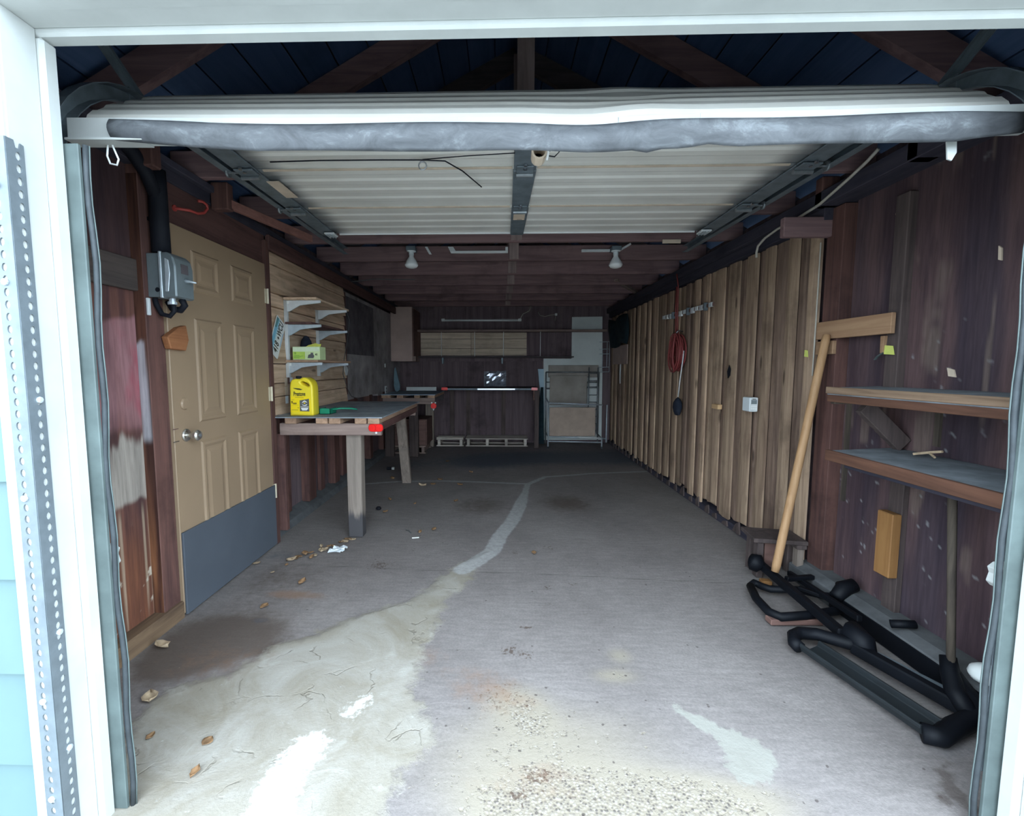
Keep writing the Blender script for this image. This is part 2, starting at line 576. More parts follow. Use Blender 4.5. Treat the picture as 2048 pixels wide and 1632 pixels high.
def floor_material():
    m, t, b = mat_base('old_concrete_floor')
    tc = N(t, 'TexCoord')
    P = tc.outputs['Object']

    def A(n):
        return N(t, 'Attribute', attribute_name=n).outputs['Fac']
    mp = N(t, 'Mapping')
    mp.inputs['Scale'].default_value = (1, 5, 1)
    L(t, P, mp.inputs['Vector'])
    big = noise_n(t, P, 1.6, 5, .6)
    broom = noise_n(t, mp.outputs[0], 9, 5, .6)
    fine = noise_n(t, P, 90, 3, .7)
    edge = noise_n(t, P, 14, 6, .68)
    col = ramp(t, big, [(.3, (.188, .164, .154)), (.7, (.256, .226, .212))])
    col = mixrgb(t, 1.0, col, ramp(t, broom, [(.3, (.86, .86, .86)), (.7, (1.12, 1.12, 1.12))]), 'MULTIPLY')
    col = mixrgb(t, 1.0, col, ramp(t, fine, [(.35, (.88, .88, .88)), (.65, (1.1, 1.1, 1.1))]), 'MULTIPLY')
    e = math_n(t, 'MULTIPLY', math_n(t, 'SUBTRACT', edge, .5), .22)
    # brown soil, then oily stains with the bluish haze of the back painted in
    st = math_n(t, 'ADD', A('stain'), math_n(t, 'MULTIPLY', math_n(t, 'SUBTRACT', edge, .5), .9))
    col = mixrgb(t, math_n(t, 'MULTIPLY', smooth01(t, st, .25, .95), .78), col, (.085, .060, .045))
    oil_haze = math_n(t, 'ADD', A('oil'), math_n(t, 'MULTIPLY', math_n(t, 'SUBTRACT', edge, .5), .9))
    col = mixrgb(t, math_n(t, 'MULTIPLY', smooth01(t, oil_haze, .2, 1.0), .8), col, (.072, .088, .115))
    # exposed aggregate: small dark pits and pale flakes
    vo = N(t, 'TexVoronoi')
    vo.inputs['Scale'].default_value = 105
    vo.inputs['Randomness'].default_value = 1
    L(t, P, vo.inputs['Vector'])
    pick = noise_n(t, P, 17, 4, .6)
    ag = math_n(t, 'ADD', A('agg'), math_n(t, 'MULTIPLY', math_n(t, 'SUBTRACT', pick, .5), 2.4))
    ag = math_n(t, 'ADD', ag, math_n(t, 'MULTIPLY', math_n(t, 'SUBTRACT', noise_n(t, P, 48, 4, .7), .5), 2.6))
    agm = smooth01(t, ag, .80, 1.06)
    sand = mixrgb(t, math_n(t, 'MULTIPLY', smooth01(t, A('agg'), .05, .8), .75), col, (.32, .275, .205))
    peb = mixrgb(t, 1.0, (1, 1, 1), vo.outputs['Color'], 'MULTIPLY')
    bw = N(t, 'RGBToBW')
    L(t, peb, bw.inputs[0])
    pebc = ramp(t, bw.outputs[0], [(.25, (.09, .075, .072)), (.38, (.19, .16, .135)), (.50, (.29, .255, .21)), (.8, (.37, .335, .29))])
    grout = smooth01(t, vo.outputs['Distance'], .30, .62)
    pebc = mixrgb(t, grout, pebc, (.27, .23, .175))
    col = mixrgb(t, math_n(t, 'MULTIPLY', agm, .8), sand, pebc)
    v3 = N(t, 'TexVoronoi')
    v3.inputs['Scale'].default_value = 26
    L(t, P, v3.inputs['Vector'])
    s3 = N(t, 'SeparateColor')
    L(t, v3.outputs['Color'], s3.inputs[0])
    pit = math_n(t, 'MULTIPLY', math_n(t, 'SUBTRACT', 1.0, smooth01(t, math_n(t, 'ADD', v3.outputs['Distance'], math_n(t, 'MULTIPLY', math_n(t, 'SUBTRACT', noise_n(t, P, 70, 3, .7), .5), .3)), .10, .17)), smooth01(t, math_n(t, 'ADD', s3.outputs[0], math_n(t, 'MULTIPLY', A('agg'), .45)), .92, .96))
    col = mixrgb(t, math_n(t, 'MULTIPLY', pit, .75), col, (.07, .055, .05))
    # leaf-litter pits (brown scuffs)
    sc_ = math_n(t, 'ADD', A('scuff'), math_n(t, 'MULTIPLY', math_n(t, 'SUBTRACT', noise_n(t, P, 60, 4, .7), .5), 2.6))
    col = mixrgb(t, math_n(t, 'MULTIPLY', smooth01(t, sc_, .42, .72), .8), col, (.08, .053, .04))
    # trowelled patches
    d = math_n(t, 'ADD', A('patch'), e)
    pm = math_n(t, 'SUBTRACT', 1.0, smooth01(t, d, -.028, .022))
    pcol = ramp(t, noise_n(t, P, 3.2, 6, .66, .8), [(.30, (.235, .202, .150)), (.5, (.305, .275, .228)), (.7, (.37, .345, .305))])
    tro = noise_n(t, P, 4.5, 6, .68, .9)
    pcol = mixrgb(t, math_n(t, 'MULTIPLY', smooth01(t, tro, .53, .72), .5), pcol, (.45, .43, .385))
    line = math_n(t, 'SUBTRACT', 1.0, smooth01(t, math_n(t, 'ABSOLUTE', math_n(t, 'SUBTRACT', tro, .47)), .0, .012))
    pcol = mixrgb(t, math_n(t, 'MULTIPLY', line, .16), pcol, (.15, .125, .10))
    wv = N(t, 'VectorMath', operation='ADD')
    L(t, P, wv.inputs[0])
    wn_ = N(t, 'TexNoise')
    wn_.inputs['Scale'].default_value = 4
    wn_.inputs['Detail'].default_value = 5
    L(t, P, wn_.inputs['Vector'])
    ws = N(t, 'VectorMath', operation='SCALE')
    ws.inputs['Scale'].default_value = .35
    L(t, wn_.outputs['Color'], ws.inputs[0])
    L(t, ws.outputs[0], wv.inputs[1])
    vc = N(t, 'TexVoronoi', feature='DISTANCE_TO_EDGE')
    vc.inputs['Scale'].default_value = 4.2
    L(t, wv.outputs[0], vc.inputs['Vector'])
    brk = math_n(t, 'MULTIPLY', math_n(t, 'SUBTRACT', 1.0, smooth01(t, vc.outputs['Distance'], .004, .022)), smooth01(t, noise_n(t, P, 3.7, 3, .6), .50, .62))
    pcol = mixrgb(t, math_n(t, 'MULTIPLY', brk, .55), pcol, (.17, .145, .11))
    flk = smooth01(t, noise_n(t, P, 26, 5, .72), .64, .70)
    pcol = mixrgb(t, math_n(t, 'MULTIPLY', flk, .5), pcol, (.46, .45, .42))
    rim = math_n(t, 'SUBTRACT', 1.0, smooth01(t, math_n(t, 'ABSOLUTE', math_n(t, 'ADD', d, .012)), .004, .03))
    pcol = mixrgb(t, math_n(t, 'MULTIPLY', rim, .30), pcol, (.19, .165, .13))
    col = mixrgb(t, pm, col, pcol)
    rst = math_n(t, 'ADD', A('rust'), math_n(t, 'MULTIPLY', math_n(t, 'SUBTRACT', edge, .5), .9))
    col = mixrgb(t, math_n(t, 'MULTIPLY', smooth01(t, rst, .3, .9), .55), col, (.26, .145, .085))
    # smaller bluish white patch and the powder
    d2 = math_n(t, 'ADD', A('patch2'), math_n(t, 'MULTIPLY', e, .75))
    p2 = math_n(t, 'SUBTRACT', 1.0, smooth01(t, d2, -.008, .008))
    col = mixrgb(t, math_n(t, 'MULTIPLY', p2, .9), col, ramp(t, tro, [(.35, (.255, .240, .205)), (.6, (.325, .315, .275))]))
    d3 = math_n(t, 'ADD', A('powder'), math_n(t, 'MULTIPLY', math_n(t, 'SUBTRACT', noise_n(t, P, 40, 5, .7), .5), .16))
    p3 = math_n(t, 'SUBTRACT', 1.0, smooth01(t, d3, -.03, .03))
    col = mixrgb(t, p3, col, (.85, .83, .80))
    # old cracks filled with pale mortar
    c = math_n(t, 'ADD', A('crack'), math_n(t, 'MULTIPLY', e, .17))
    cm = math_n(t, 'SUBTRACT', 1.0, smooth01(t, c, -.01, .012))
    col = mixrgb(t, math_n(t, 'MULTIPLY', cm, .85), col, ramp(t, noise_n(t, P, 30, 5, .7), [(.35, (.33, .32, .31)), (.65, (.46, .45, .43))]))
    # sawn control joint
    j = math_n(t, 'SUBTRACT', 1.0, smooth01(t, A('joint'), .003, .012))
    col = mixrgb(t, math_n(t, 'MULTIPLY', j, .5), col, (.08, .068, .064))
    # damp spots
    w = math_n(t, 'ADD', A('damp'), math_n(t, 'MULTIPLY', e, .5))
    wm = math_n(t, 'SUBTRACT', 1.0, smooth01(t, w, -.01, .012))
    col = mixrgb(t, math_n(t, 'MULTIPLY', wm, .6), col, (.075, .055, .045))
    L(t, col, b.inputs['Base Color'])
    b.inputs['Roughness'].default_value = .72
    b.inputs['Specular IOR Level'].default_value = .35
    h = math_n(t, 'ADD', math_n(t, 'MULTIPLY', pm, math_n(t, 'MULTIPLY', tro, .55)), math_n(t, 'MULTIPLY', fine, .25))
    h = math_n(t, 'SUBTRACT', h, math_n(t, 'MULTIPLY', math_n(t, 'MULTIPLY', brk, pm), .5))
    h = math_n(t, 'SUBTRACT', h, math_n(t, 'MULTIPLY', agm, math_n(t, 'MULTIPLY', vo.outputs['Distance'], .35)))
    bump(t, b, h, .5, .012)
    return m


def build_floor():
    xs = np.arange(-1.95, 2.11, .02)
    ys = np.concatenate([np.arange(.85, 6.0, .02), np.arange(6.0, 8.1, .04)])
    X, Y = np.meshgrid(xs, ys)
    wob = (fbm(X * 5, Y * 5, 3) - .5) * .10
    patch = px_floor([(262, 1632), (245, 1500), (259, 1451), (286, 1416), (329, 1381), (395, 1358), (450, 1350), (489, 1330), (512, 1315),
                      (551, 1287), (622, 1268), (708, 1233), (825, 1198), (860, 1170), (887, 1147), (922, 1123), (985, 1098), (960, 1125),
                      (934, 1172), (899, 1190), (872, 1256), (856, 1291), (845, 1342), (828, 1373), (868, 1444), (864, 1490), (840, 1514),
                      (800, 1541), (786, 1632)])
    patch = patch[1:-1] + [(patch[-1][0] - .02, .8), (-1.2, .8)]
    sd = poly_sd(X, Y, patch) + wob * .3
    crack_main = px_floor([(925, 1140), (985, 1100), (1000, 1070), (1025, 1040), (1040, 1010), (1050, 985), (1055, 968), (1090, 953)])
    width = .030 + .030 * sstep(4.9, 4.2, Y)
    ck = seg_dist(X, Y, crack_main) - width
    ck = np.minimum(ck, seg_dist(X, Y, px_floor([(735, 967), (800, 962), (880, 961), (960, 963), (1055, 967)])) - .024)
    ck = np.minimum(ck, seg_dist(X, Y, px_floor([(1060, 966), (1090, 953), (1130, 950), (1180, 946), (1295, 942)])) - .026)
    p2 = poly_sd(X, Y, px_floor([(1330, 1400), (1361, 1412), (1420, 1440), (1459, 1459), (1498, 1463), (1541, 1502), (1552, 1526), (1541, 1565),
                                 (1505, 1573), (1462, 1549), (1455, 1510), (1425, 1470), (1361, 1430)]))
    powd = seg_dist(X, Y, px_floor([(618, 1494), (590, 1525), (560, 1565), (535, 1640)])) - .050
    powd = np.minimum(powd, seg_dist(X, Y, px_floor([(700, 1425), (730, 1400)])) - .012)
    joint = seg_dist(X, Y, px_floor([(560, 1126), (650, 1131), (870, 1140), (1050, 1146), (1300, 1157), (1530, 1168), (1640, 1175)]))

    def blob(px, py, rx, ry):
        c = at(px, py, 'Z', 0)
        return np.exp(-(((X - c.x) / rx) ** 2 + ((Y - c.y) / ry) ** 2))
    stain = (blob(470, 1265, .26, .14) + blob(395, 1310, .22, .14) + .8 * blob(560, 1300, .10, .05) + .7 * blob(330, 1330, .15, .2) + .75 * blob(960, 1010, .35, .35)
             + .9 * blob(1135, 1005, .30, .35) + .5 * blob(540, 1150, .2, .25) + .35 * blob(650, 1150, .3, .4) + .4 * blob(430, 1240, .5, .3) + .35 * blob(1260, 1380, .12, .06))
    oil_haze = (blob(1100, 915, .9, .45) + .85 * blob(960, 925, .6, .5) + .7 * blob(1240, 915, .5, .6) + .6 * blob(520, 1240, .06, .03) + .5 * blob(820, 930, .3, .4)
           + .35 * sstep(5.5, 7.4, Y) + .5 * blob(1880, 1480, .12, .1) + .5 * blob(560, 1110, .15, .1))  # stains, widened over the rear floor to paint in bluish haze
    agg = (1.0 * blob(1300, 1600, .34, .10) + .9 * blob(1110, 1620, .25, .10) + .65 * blob(1230, 1350, .10, .05) + .62 * blob(1240, 1310, .06, .06)
           + .6 * blob(1030, 1400, .12, .10) + .5 * blob(1060, 1440, .08, .07) + .5 * blob(1130, 1480, .4, .2) + .35 * blob(1000, 1540, .3, .2) + .5 * blob(1450, 1610, .2, .08))
    scuff = (.75 * blob(1020, 1300, .045, .035) + .6 * blob(1053, 1310, .04, .03) + .62 * blob(1050, 1255, .05, .03) + .6 * blob(1095, 1174, .035, .03)
             + .5 * blob(1148, 1168, .045, .035) + .5 * blob(1027, 1103, .05, .04) + .45 * blob(1098, 1095, .06, .05) + .4 * blob(1095, 1205, .04, .02)
             + .75 * blob(1080, 1550, .05, .03) + .65 * blob(1040, 1590, .05, .03) + .6 * blob(760, 1130, .1, .08) + .45 * blob(850, 1250, .1, .1) + .4 * blob(1000, 1390, .15, .1))
    rust = .8 * blob(610, 1190, .16, .06) + .7 * blob(560, 1185, .1, .05) + .5 * blob(860, 1310, .10, .10) + .55 * blob(1000, 1400, .25, .12) + .45 * blob(950, 1350, .2, .1) + .5 * blob(440, 1320, .4, .25) + .5 * blob(1080, 1560, .3, .12)
    damp = np.minimum.reduce([seg_dist(X, Y, px_floor([(1885, 1545), (1900, 1570), (1912, 1585)])) - .022, seg_dist(X, Y, px_floor([(1882, 1590), (1890, 1597)])) - .015,
                              seg_dist(X, Y, px_floor([(1930, 1605), (1950, 1615)])) - .015, seg_dist(X, Y, px_floor([(1890, 1520), (1910, 1525)])) - .008])
    Z = (fbm(X * 1.1, Y * 1.1, 9) - .5) * .012 + .005 * sstep(.01, -.03, sd + wob * .3) + .004 * (fbm(X * 9, Y * 9, 4) - .5) * sstep(.01, -.03, sd)
    Z = np.minimum(Z, .004) - .004
    mb = MB()
    mb.grid([[(float(X[j, i]), float(Y[j, i]), float(Z[j, i])) for i in range(len(xs))] for j in range(len(ys))])
    me = bpy.data.meshes.new('floor')
    me.from_pydata(mb.v, [], mb.f)
    for nm, arr in (('patch', sd), ('crack', ck), ('patch2', p2), ('powder', powd), ('joint', joint), ('stain', stain), ('oil', oil_haze), ('agg', agg), ('scuff', scuff), ('damp', damp), ('rust', rust)):
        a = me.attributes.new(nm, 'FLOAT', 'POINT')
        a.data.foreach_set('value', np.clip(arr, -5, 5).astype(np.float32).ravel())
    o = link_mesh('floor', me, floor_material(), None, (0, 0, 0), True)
    tag(o, kind='structure')


build_floor()
tag(box('ground', M['ground'], None, -30, 30, -40, .86, -.15, -.012, org=(0, 0, 0)), kind='structure')
tag(box('ground', M['ground'], None, -30, 30, .86, 1.3, -.15, -.03, org=(0, 0, 0)), kind='structure')

# ------------------------------------------------------------------ walls
XL, XR, YB = -1.65, 1.87, 7.95
Y_OUT, Y_IN = 1.09, 1.22

# front wall with the opening
wf = tag(thing('wall_front', (0, Y_OUT, 0)), kind='structure')
box('wall_core', M['dark_z'], wf, -3.2, -1.17, Y_OUT + .03, Y_IN, -.03, 2.6)
box('wall_core', M['dark_z'], wf, 1.42, 3.2, Y_OUT + .03, Y_IN, -.03, 2.6)
box('wall_core', M['dark_x'], wf, -3.2, 3.2, Y_OUT + .03, Y_IN, 2.16, 3.45)
for s, xa, xb in ((-1, -3.2, -1.212), (1, 1.462, 3.2)):
    for k in range(14):
        z = .02 + .252 * k
        mb = MB()
        mb.extrude([(xa, Y_OUT + .030, z - .01), (xa, Y_OUT - .004, z - .01), (xa, Y_OUT + .012, z + .262), (xa, Y_OUT + .030, z + .262)], (xb - xa, 0, 0))
        mb.build('siding_board', M['siding'], wf)
for k in range(3):
    z = 2.27 + .252 * k
    MB().extrude([(-1.212, Y_OUT + .030, z), (-1.212, Y_OUT - .004, z), (-1.212, Y_OUT + .012, z + .27), (-1.212, Y_OUT + .030, z + .27)], (2.674, 0, 0)).build('siding_board', M['siding'], wf)

tr = tag(thing('trim_1', (-1.15, Y_OUT, 0)), kind='structure')      # left jamb: casing, jamb board, stop
box('casing', M['white_worn'], tr, -1.214, -1.142, Y_OUT - .012, Y_OUT + .03, -.02, 2.125, .003)
box('jamb_board', M['white_worn'], tr, -1.172, -1.140, Y_OUT - .004, 1.175, -.02, 2.127, .003)
box('stop_moulding', M['white_worn'], tr, -1.172, -1.128, 1.175, Y_IN, -.02, 2.112, .008)
tr2 = tag(thing('trim_2', (1.4, Y_OUT, 0)), kind='structure')
box('casing', M['white_worn'], tr2, 1.400, 1.470, Y_OUT - .012, Y_OUT + .03, -.02, 2.125, .003)
box('jamb_board', M['white_worn'], tr2, 1.400, 1.430, Y_OUT - .004, 1.175, -.02, 2.127, .003)
box('stop_moulding', M['white_worn'], tr2, 1.385, 1.430, 1.175, Y_IN, -.02, 2.112, .008)
tr3 = tag(thing('trim_3', (0, Y_OUT, 2.13)), kind='structure')
box('head_casing', M['white_worn'], tr3, -1.214, 1.470, Y_OUT - .012, Y_OUT + .03, 2.125, 2.27, .004)
box('head_board', M['white_worn'], tr3, -1.172, 1.430, Y_OUT - .004, 1.175, 2.126, 2.17, .003)
box('stop_moulding', M['white_worn'], tr3, -1.172, 1.430, 1.175, Y_IN, 2.111, 2.17, .006)

# weatherstrips on the inner faces of the stops
for nm, sx, x0, lab in (('weatherstrip', 1, -1.128, 'greenish vinyl weatherstrip with dark lip on the left white jamb'),
                        ('weatherstrip', -1, 1.385, 'greenish vinyl weatherstrip with dark lip on the right white jamb')):
    w = tag(thing(nm, (x0, Y_IN, 0), lab, 'weatherstrip'))
    top = 1.88 if sx > 0 else 2.1
    MB().box(min(x0 - sx * .02, x0 + sx * .030), max(x0 - sx * .02, x0 + sx * .030), Y_IN + .001, Y_IN + .012, 0.0, top).build('flange', M['green_strip'], w, .002)
    pts = []
    for k in range(26):
        z = top * k / 25
        pts.append((x0 + sx * (.036 + .004 * sin(z * 5) + .004 * sin(z * 17)), Y_IN + .016, z))
    MB().tube(pts, .007, 8).build('lip', M['rubber'], w, smooth=True)
    MB().tube([(p[0] + sx * .008, p[1] + .003, p[2]) for p in pts], .0018, 6).build('edge', M['green_strip'], w, smooth=True)
    MB().tube([(x0 + sx * .016, Y_IN + .010, 0.0), (x0 + sx * .017, Y_IN + .010, top * .5), (x0 + sx * .016, Y_IN + .010, top)], .006, 6).build('bead', M['white_worn'], w, smooth=True)

# left wall
wl = tag(thing('wall_left', (-1.9, 4.5, 0)), kind='structure')
box('wall_sheet', M['back_ply'], wl, -1.95, -1.80, Y_IN, YB + .1, -.02, 2.40)
rng = random.Random(3)


def near_left(a, b):
    """a = distance from Y 1.22, b = height from .07"""
    y, z = a + Y_IN, b + .07
    st = fbm(y * 28, z * 1.6, 5)
    bl = fbm(y * 3.2, z * 2.2, 8)
    base = lerp(np.full(a.shape + (3,), (.070, .034, .033)), (.140, .062, .048), sstep(.35, .7, st))
    low = sstep(.75, .3, z + (bl - .5) * .5)
    base = lerp(base, (.23, .085, .038), low * (.30 + .5 * st))
    base = lerp(base, (.045, .030, .036), sstep(1.62, 1.9, z + (bl - .5) * .3) * .75)
    m1 = sstep(.0, .05, .24 - np.abs(y - 2.03) + (st - .5) * .16) * sstep(0, .06, z - .97 + (bl - .5) * .1) * sstep(0, .03, 1.53 - z + (bl - .5) * .12)
    base = lerp(base, (.34, .17, .18), m1 * (.35 + .6 * sstep(.3, .7, bl)))
    base = lerp(base, (.30, .07, .09), m1 * sstep(.55, .75, fbm(y * 7, z * 3, 11)) * .8)
    m2 = sstep(.0, .04, .13 - np.abs(y - 2.06) + (st - .5) * .10) * sstep(0, .03, z - .66 + (st - .5) * .05) * sstep(0, .05, .98 - z + (st - .5) * .2)
    base = lerp(base, (.40, .36, .31), m2 * (.55 + .4 * st))
    drip = sstep(.60, .74, vnoise(y * 62, z * .35, 17)) * sstep(0, .04, .14 - np.abs(y - 2.05)) * sstep(0, .1, .68 - z) * sstep(0, .25, z - .12 + (vnoise(y * 75, z * 0, 4) - .3) * .3)
    base = lerp(base, (.44, .34, .24), drip * .6)
    fl = sstep(.70, .74, fbm(y * 22, z * 22, 21)) * sstep(0, .2, .6 - z)
    base = lerp(base, (.55, .48, .38), fl * .8)
    return base


painted_panel('plywood_panel', ((-1.715, Y_IN, .07), (0, 1, 0), (0, 0, 1), (1, 0, 0)),   .94, 2.2, .007, near_left, M['panel_vc'], wl)
box('girt', M['girt'], wl, -1.715, -1.69, Y_IN + .02, 2.16, 1.655, 1.80, .004)
box('sill_timber', M['curb_wood'], wl, -1.80, -1.645, Y_IN + .01, 2.265, -.01, .085, .006)


def door_stud(a, b):
    z = b + .08
    st = fbm(a * 40, z * 2, 31)
    base = lerp(np.full(a.shape + (3,), (.050, .020, .015)), (.105, .043, .027), sstep(.35, .7, st))
    w = sstep(.02, .0, np.abs(a - .024) - .012 + (st - .5) * .03) * sstep(0, .05, z - .92) * sstep(0, .03, 1.42 - z + (st - .5) * .1)
    base = lerp(base, (.45, .43, .45), w * .9)
    o = sstep(.25, .7, 1.0 - z) * sstep(.4, .65, st)
    return lerp(base, (.24, .10, .045), o * .8)


# stud beside the door: its near side (wide) and front
box('stud', M['red_z'], wl, -1.80, -1.662, 2.145, 2.262, .08, 2.28, .003)
painted_panel('stud_facing', ((-1.72, 2.1445, .085), (1, 0, 0), (0, 0, 1), (0, -1, 0)), .055, 2.1, .009, door_stud, M['panel_vc'], wl, .003)
box('header_board', M['red_y'], wl, -1.80, -1.668, 2.262, 3.30, 2.025, 2.235, .004)
box('stud', M['red_z'], wl, -1.80, -1.645, 3.262, 3.315, -.01, 2.19, .003)
box('wall_plate', M['dark_y'], wl, -1.80, -1.655, Y_IN, YB, 2.225, 2.285, .003)
box('wall_plate', M['dark_y'], wl, -1.80, -1.62, Y_IN, 2.9, 2.285, 2.32, .003)
box('ledger', M['red_y'], wl, -1.665, -1.635, 3.30, YB, 2.135, 2.235, .003)

# horizontal boards beyond the door; photograph rows at the near end
rows = [505, 524, 581, 610, 660, 727, 768, 796, 838]
zs = [at(534, r, 'X', -1.70).z for r in rows]
zs[0] = 2.16
for k in range(len(zs) - 1):
    z1, z0 = zs[k], zs[k + 1]
    t = .006 + .006 * (k % 3 == 1)
    MB().extrude([(-1.735, 3.318, z0), (-1.700 + t, 3.318, z0 + .002), (-1.710 + t * .4, 3.318, z1 - .004), (-1.735, 3.318, z1 - .004)], (0, 1.73 + .01 * (k % 2), 0)).build('plank', M['plank_h'], wl, .0025)
box('hardboard_sheet', M['hardboard'], wl, -1.80, -1.722, 5.07, 6.45, .93, 2.135)
box('hardboard_sheet', M['hardboard'], wl, -1.80, -1.728, 6.455, YB - .01, .90, 2.135)
box('hardboard_sheet', M['hardboard_dark'], wl, -1.722, -1.712, 5.12, 6.25, 1.45, 2.09)
box('batten', M['red_z'], wl, -1.722, -1.700, 5.05, 5.10, 1.0, 2.12, .003)
# open studs and dark sheathing below the benches
for k, (ya, yb, xf) in enumerate([(3.32, 3.46, -1.685), (3.66, 3.78, -1.765), (4.05, 4.20, -1.725), (4.42, 4.52, -1.765), (4.70, 4.84, -1.725), (5.05, 5.20, -1.765), (5.36, 5.50, -1.72), (6.0, 6.13, -1.72), (6.7, 6.83, -1.72)]):
    box('stud', M['red_z'], wl, -1.80, xf, ya, yb, .085, .94, .003)
mb = MB()
mb.extrude([(-1.80, 3.30, -.01), (-1.690, 3.30, -.01), (-1.715, 3.30, .05), (-1.80, 3.30, .095)], (0, 4.6, 0))
mb.build('concrete_curb', M['concrete'], wl)

# right wall: near plywood, studs, then a long run of upright boards
wr = tag(thing('wall_right', (2.0, 4.5, 0)), kind='structure')
box('wall_sheet', M['back_ply'], wr, 1.965, 2.12, Y_IN, YB + .1, -.02, 2.40)


def near_right(a, b):
    y, z = a + Y_IN, b + .10
    st = .5 + .55 * (fbm(y * 15, z * 1.5, 41) - .5)
    bl = fbm(y * 3, z * 2, 43)
    base = lerp(np.full(a.shape + (3,), (.055, .034, .040)), (.120, .072, .070), sstep(.35, .7, st))
    base = lerp(base, (.034, .028, .040), sstep(.45, .7, fbm(y * 5, z * .7, 47)) * .7)
    base = lerp(base, (.085, .030, .022), sstep(1.75, 1.45, y) * sstep(.35, .6, bl) * .7)
    pale = sstep(.66, .72, vnoise(y * 38, z * .9, 51)) * sstep(.56, .68, fbm(y * 2.4, z * 3, 53))
    base = lerp(base, (.20, .15, .12), pale * .5)
    sp = sstep(.775, .83, fbm(y * 44, z * 34, 55, 3)) * sstep(.50, .68, fbm(y * 2.4, z * 2.4, 57) + .18 * sstep(1.1, .4, z))
    base = lerp(base, (.34, .34, .34), sp * .6)
    return base


painted_panel('plywood_panel', ((1.945, Y_IN, .10), (0, 1, 0), (0, 0, 1), (-1, 0, 0)), 1.42, 2.14, .011, near_right, M['panel_vc'], wr)
box('stud', M['red_z'], wr, 1.890, 1.965, 2.66, 2.79, .08, 2.20, .003)
box('stud', M['dark_z'], wr, 1.905, 1.965, 2.27, 2.345, 1.20, 2.12, .003)
box('stud', M['dark_z'], wr, 1.915, 1.945, 2.19, 2.27, .10, .88, .003)
box('batten', M['grey_z'], wr, 1.932, 1.945, 2.585, 2.61, .55, 1.18)
box('batten', M['grey_z'], wr, 1.932, 1.945, 2.06, 2.085, .95, 1.16)
box('wall_plate', M['dark_y'], wr, 1.80, 1.965, Y_IN, YB, 2.205, 2.285, .003)
box('wall_plate', M['dark_y'], wr, 1.84, 1.965, 2.75, YB, 2.135, 2.205, .003)
box('collar_board', M['red_x'], wr, 1.62, 1.965, 2.752, 2.792, 2.045, 2.155, .004)
y = 2.80
k = 0
while y < YB - .06:
    w = (.105, .125, .09, .15, .11, .085, .135)[k % 7] * (1 + .12 * rng.uniform(-1, 1))
    if k in (3, 8, 14):
        w *= 1.2
    off = (0, .022, .004, .026, .010, .018)[k % 6]
    xf = XR + off - .008
    z0 = .035 + rng.uniform(0, .06)
    zt = 2.128 + rng.uniform(-.006, .006)
    j = rng.uniform(-.02, .02)
    cup = rng.uniform(.004, .010)
    ya, yb, ym = y + .0035, y + w - .0035, y + w / 2
    prof = [(xf + .022, ya), (xf + cup, ya), (xf, ym), (xf + cup * .7, yb), (xf + .022, yb)]
    mb = MB()
    q = [(p[0], p[1], z0 + (j if i in (1, 2) else 0)) for i, p in enumerate(prof)] + [(p[0], p[1], zt) for p in prof]
    mb.add(q, [(0, 1, 2, 3, 4), (9, 8, 7, 6, 5)] + [(i, (i + 1) % 5, 5 + (i + 1) % 5, 5 + i) for i in range(5)])
    mb.build('plank', M['plank_v2' if k % 6 in (1, 3) or k % 11 == 5 else 'plank_v'], wr)
    y += w
    k += 1
# rotten feet of the boards and the timber they stand on
for k in range(26):
    yy = 2.9 + k * .19 + rng.uniform(-.04, .04)
    hh = rng.uniform(.05, .11)
    MB().extrude([(1.842, yy, .012), (1.842, yy + rng.uniform(.06, .12), .012), (1.850, yy + .08, hh * .7), (1.850, yy + .03, hh)], (.012, 0, 0)).build('splinter', M['dark_z'], wr)
box('sill_timber', M['dark_y'], wr, 1.86, 1.965, 2.80, YB, -.01, .05, .006)
mb = MB()
mb.extrude([(1.80, Y_IN, -.01), (1.80, Y_IN, .092), (1.86, Y_IN, .112), (1.965, Y_IN, .112), (1.965, Y_IN, -.01)], (0, 1.60, 0))
mb.build('concrete_curb', M['concrete'], wr, .006)
# diamond knot hole in a board (a flat black plate paints its dark inside)
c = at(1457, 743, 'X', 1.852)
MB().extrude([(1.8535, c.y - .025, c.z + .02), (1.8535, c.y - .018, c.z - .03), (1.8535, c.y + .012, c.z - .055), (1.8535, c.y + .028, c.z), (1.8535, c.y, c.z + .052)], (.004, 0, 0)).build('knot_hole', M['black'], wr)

for px, py, w, h in ((1797, 438, .012, .03), (1797, 480, .02, .015), (2003, 506, .008, .03), (1672, 490, .008, .014), (1905, 745, .02, .02)):
    c = at(px, py, 'X', 1.943)
    MB().extrude([(1.943, c.y - w, c.z - h), (1.943, c.y + w * .6, c.z - h * .8), (1.943, c.y + w, c.z + h), (1.943, c.y - w * .5, c.z + h * .6)], (-.006, 0, 0)).build('hook_remnant', M['tan_paper'], wr)
c = at(290, 420, 'X', -1.71)
MB().extrude([(-1.715, c.y - .02, c.z + .03), (-1.715, c.y + .02, c.z + .03), (-1.715, c.y + .012, c.z - .04), (-1.715, c.y - .005, c.z - .055)], (.006, 0, 0)).build('paint_flake', M['tan_paper'], wl)
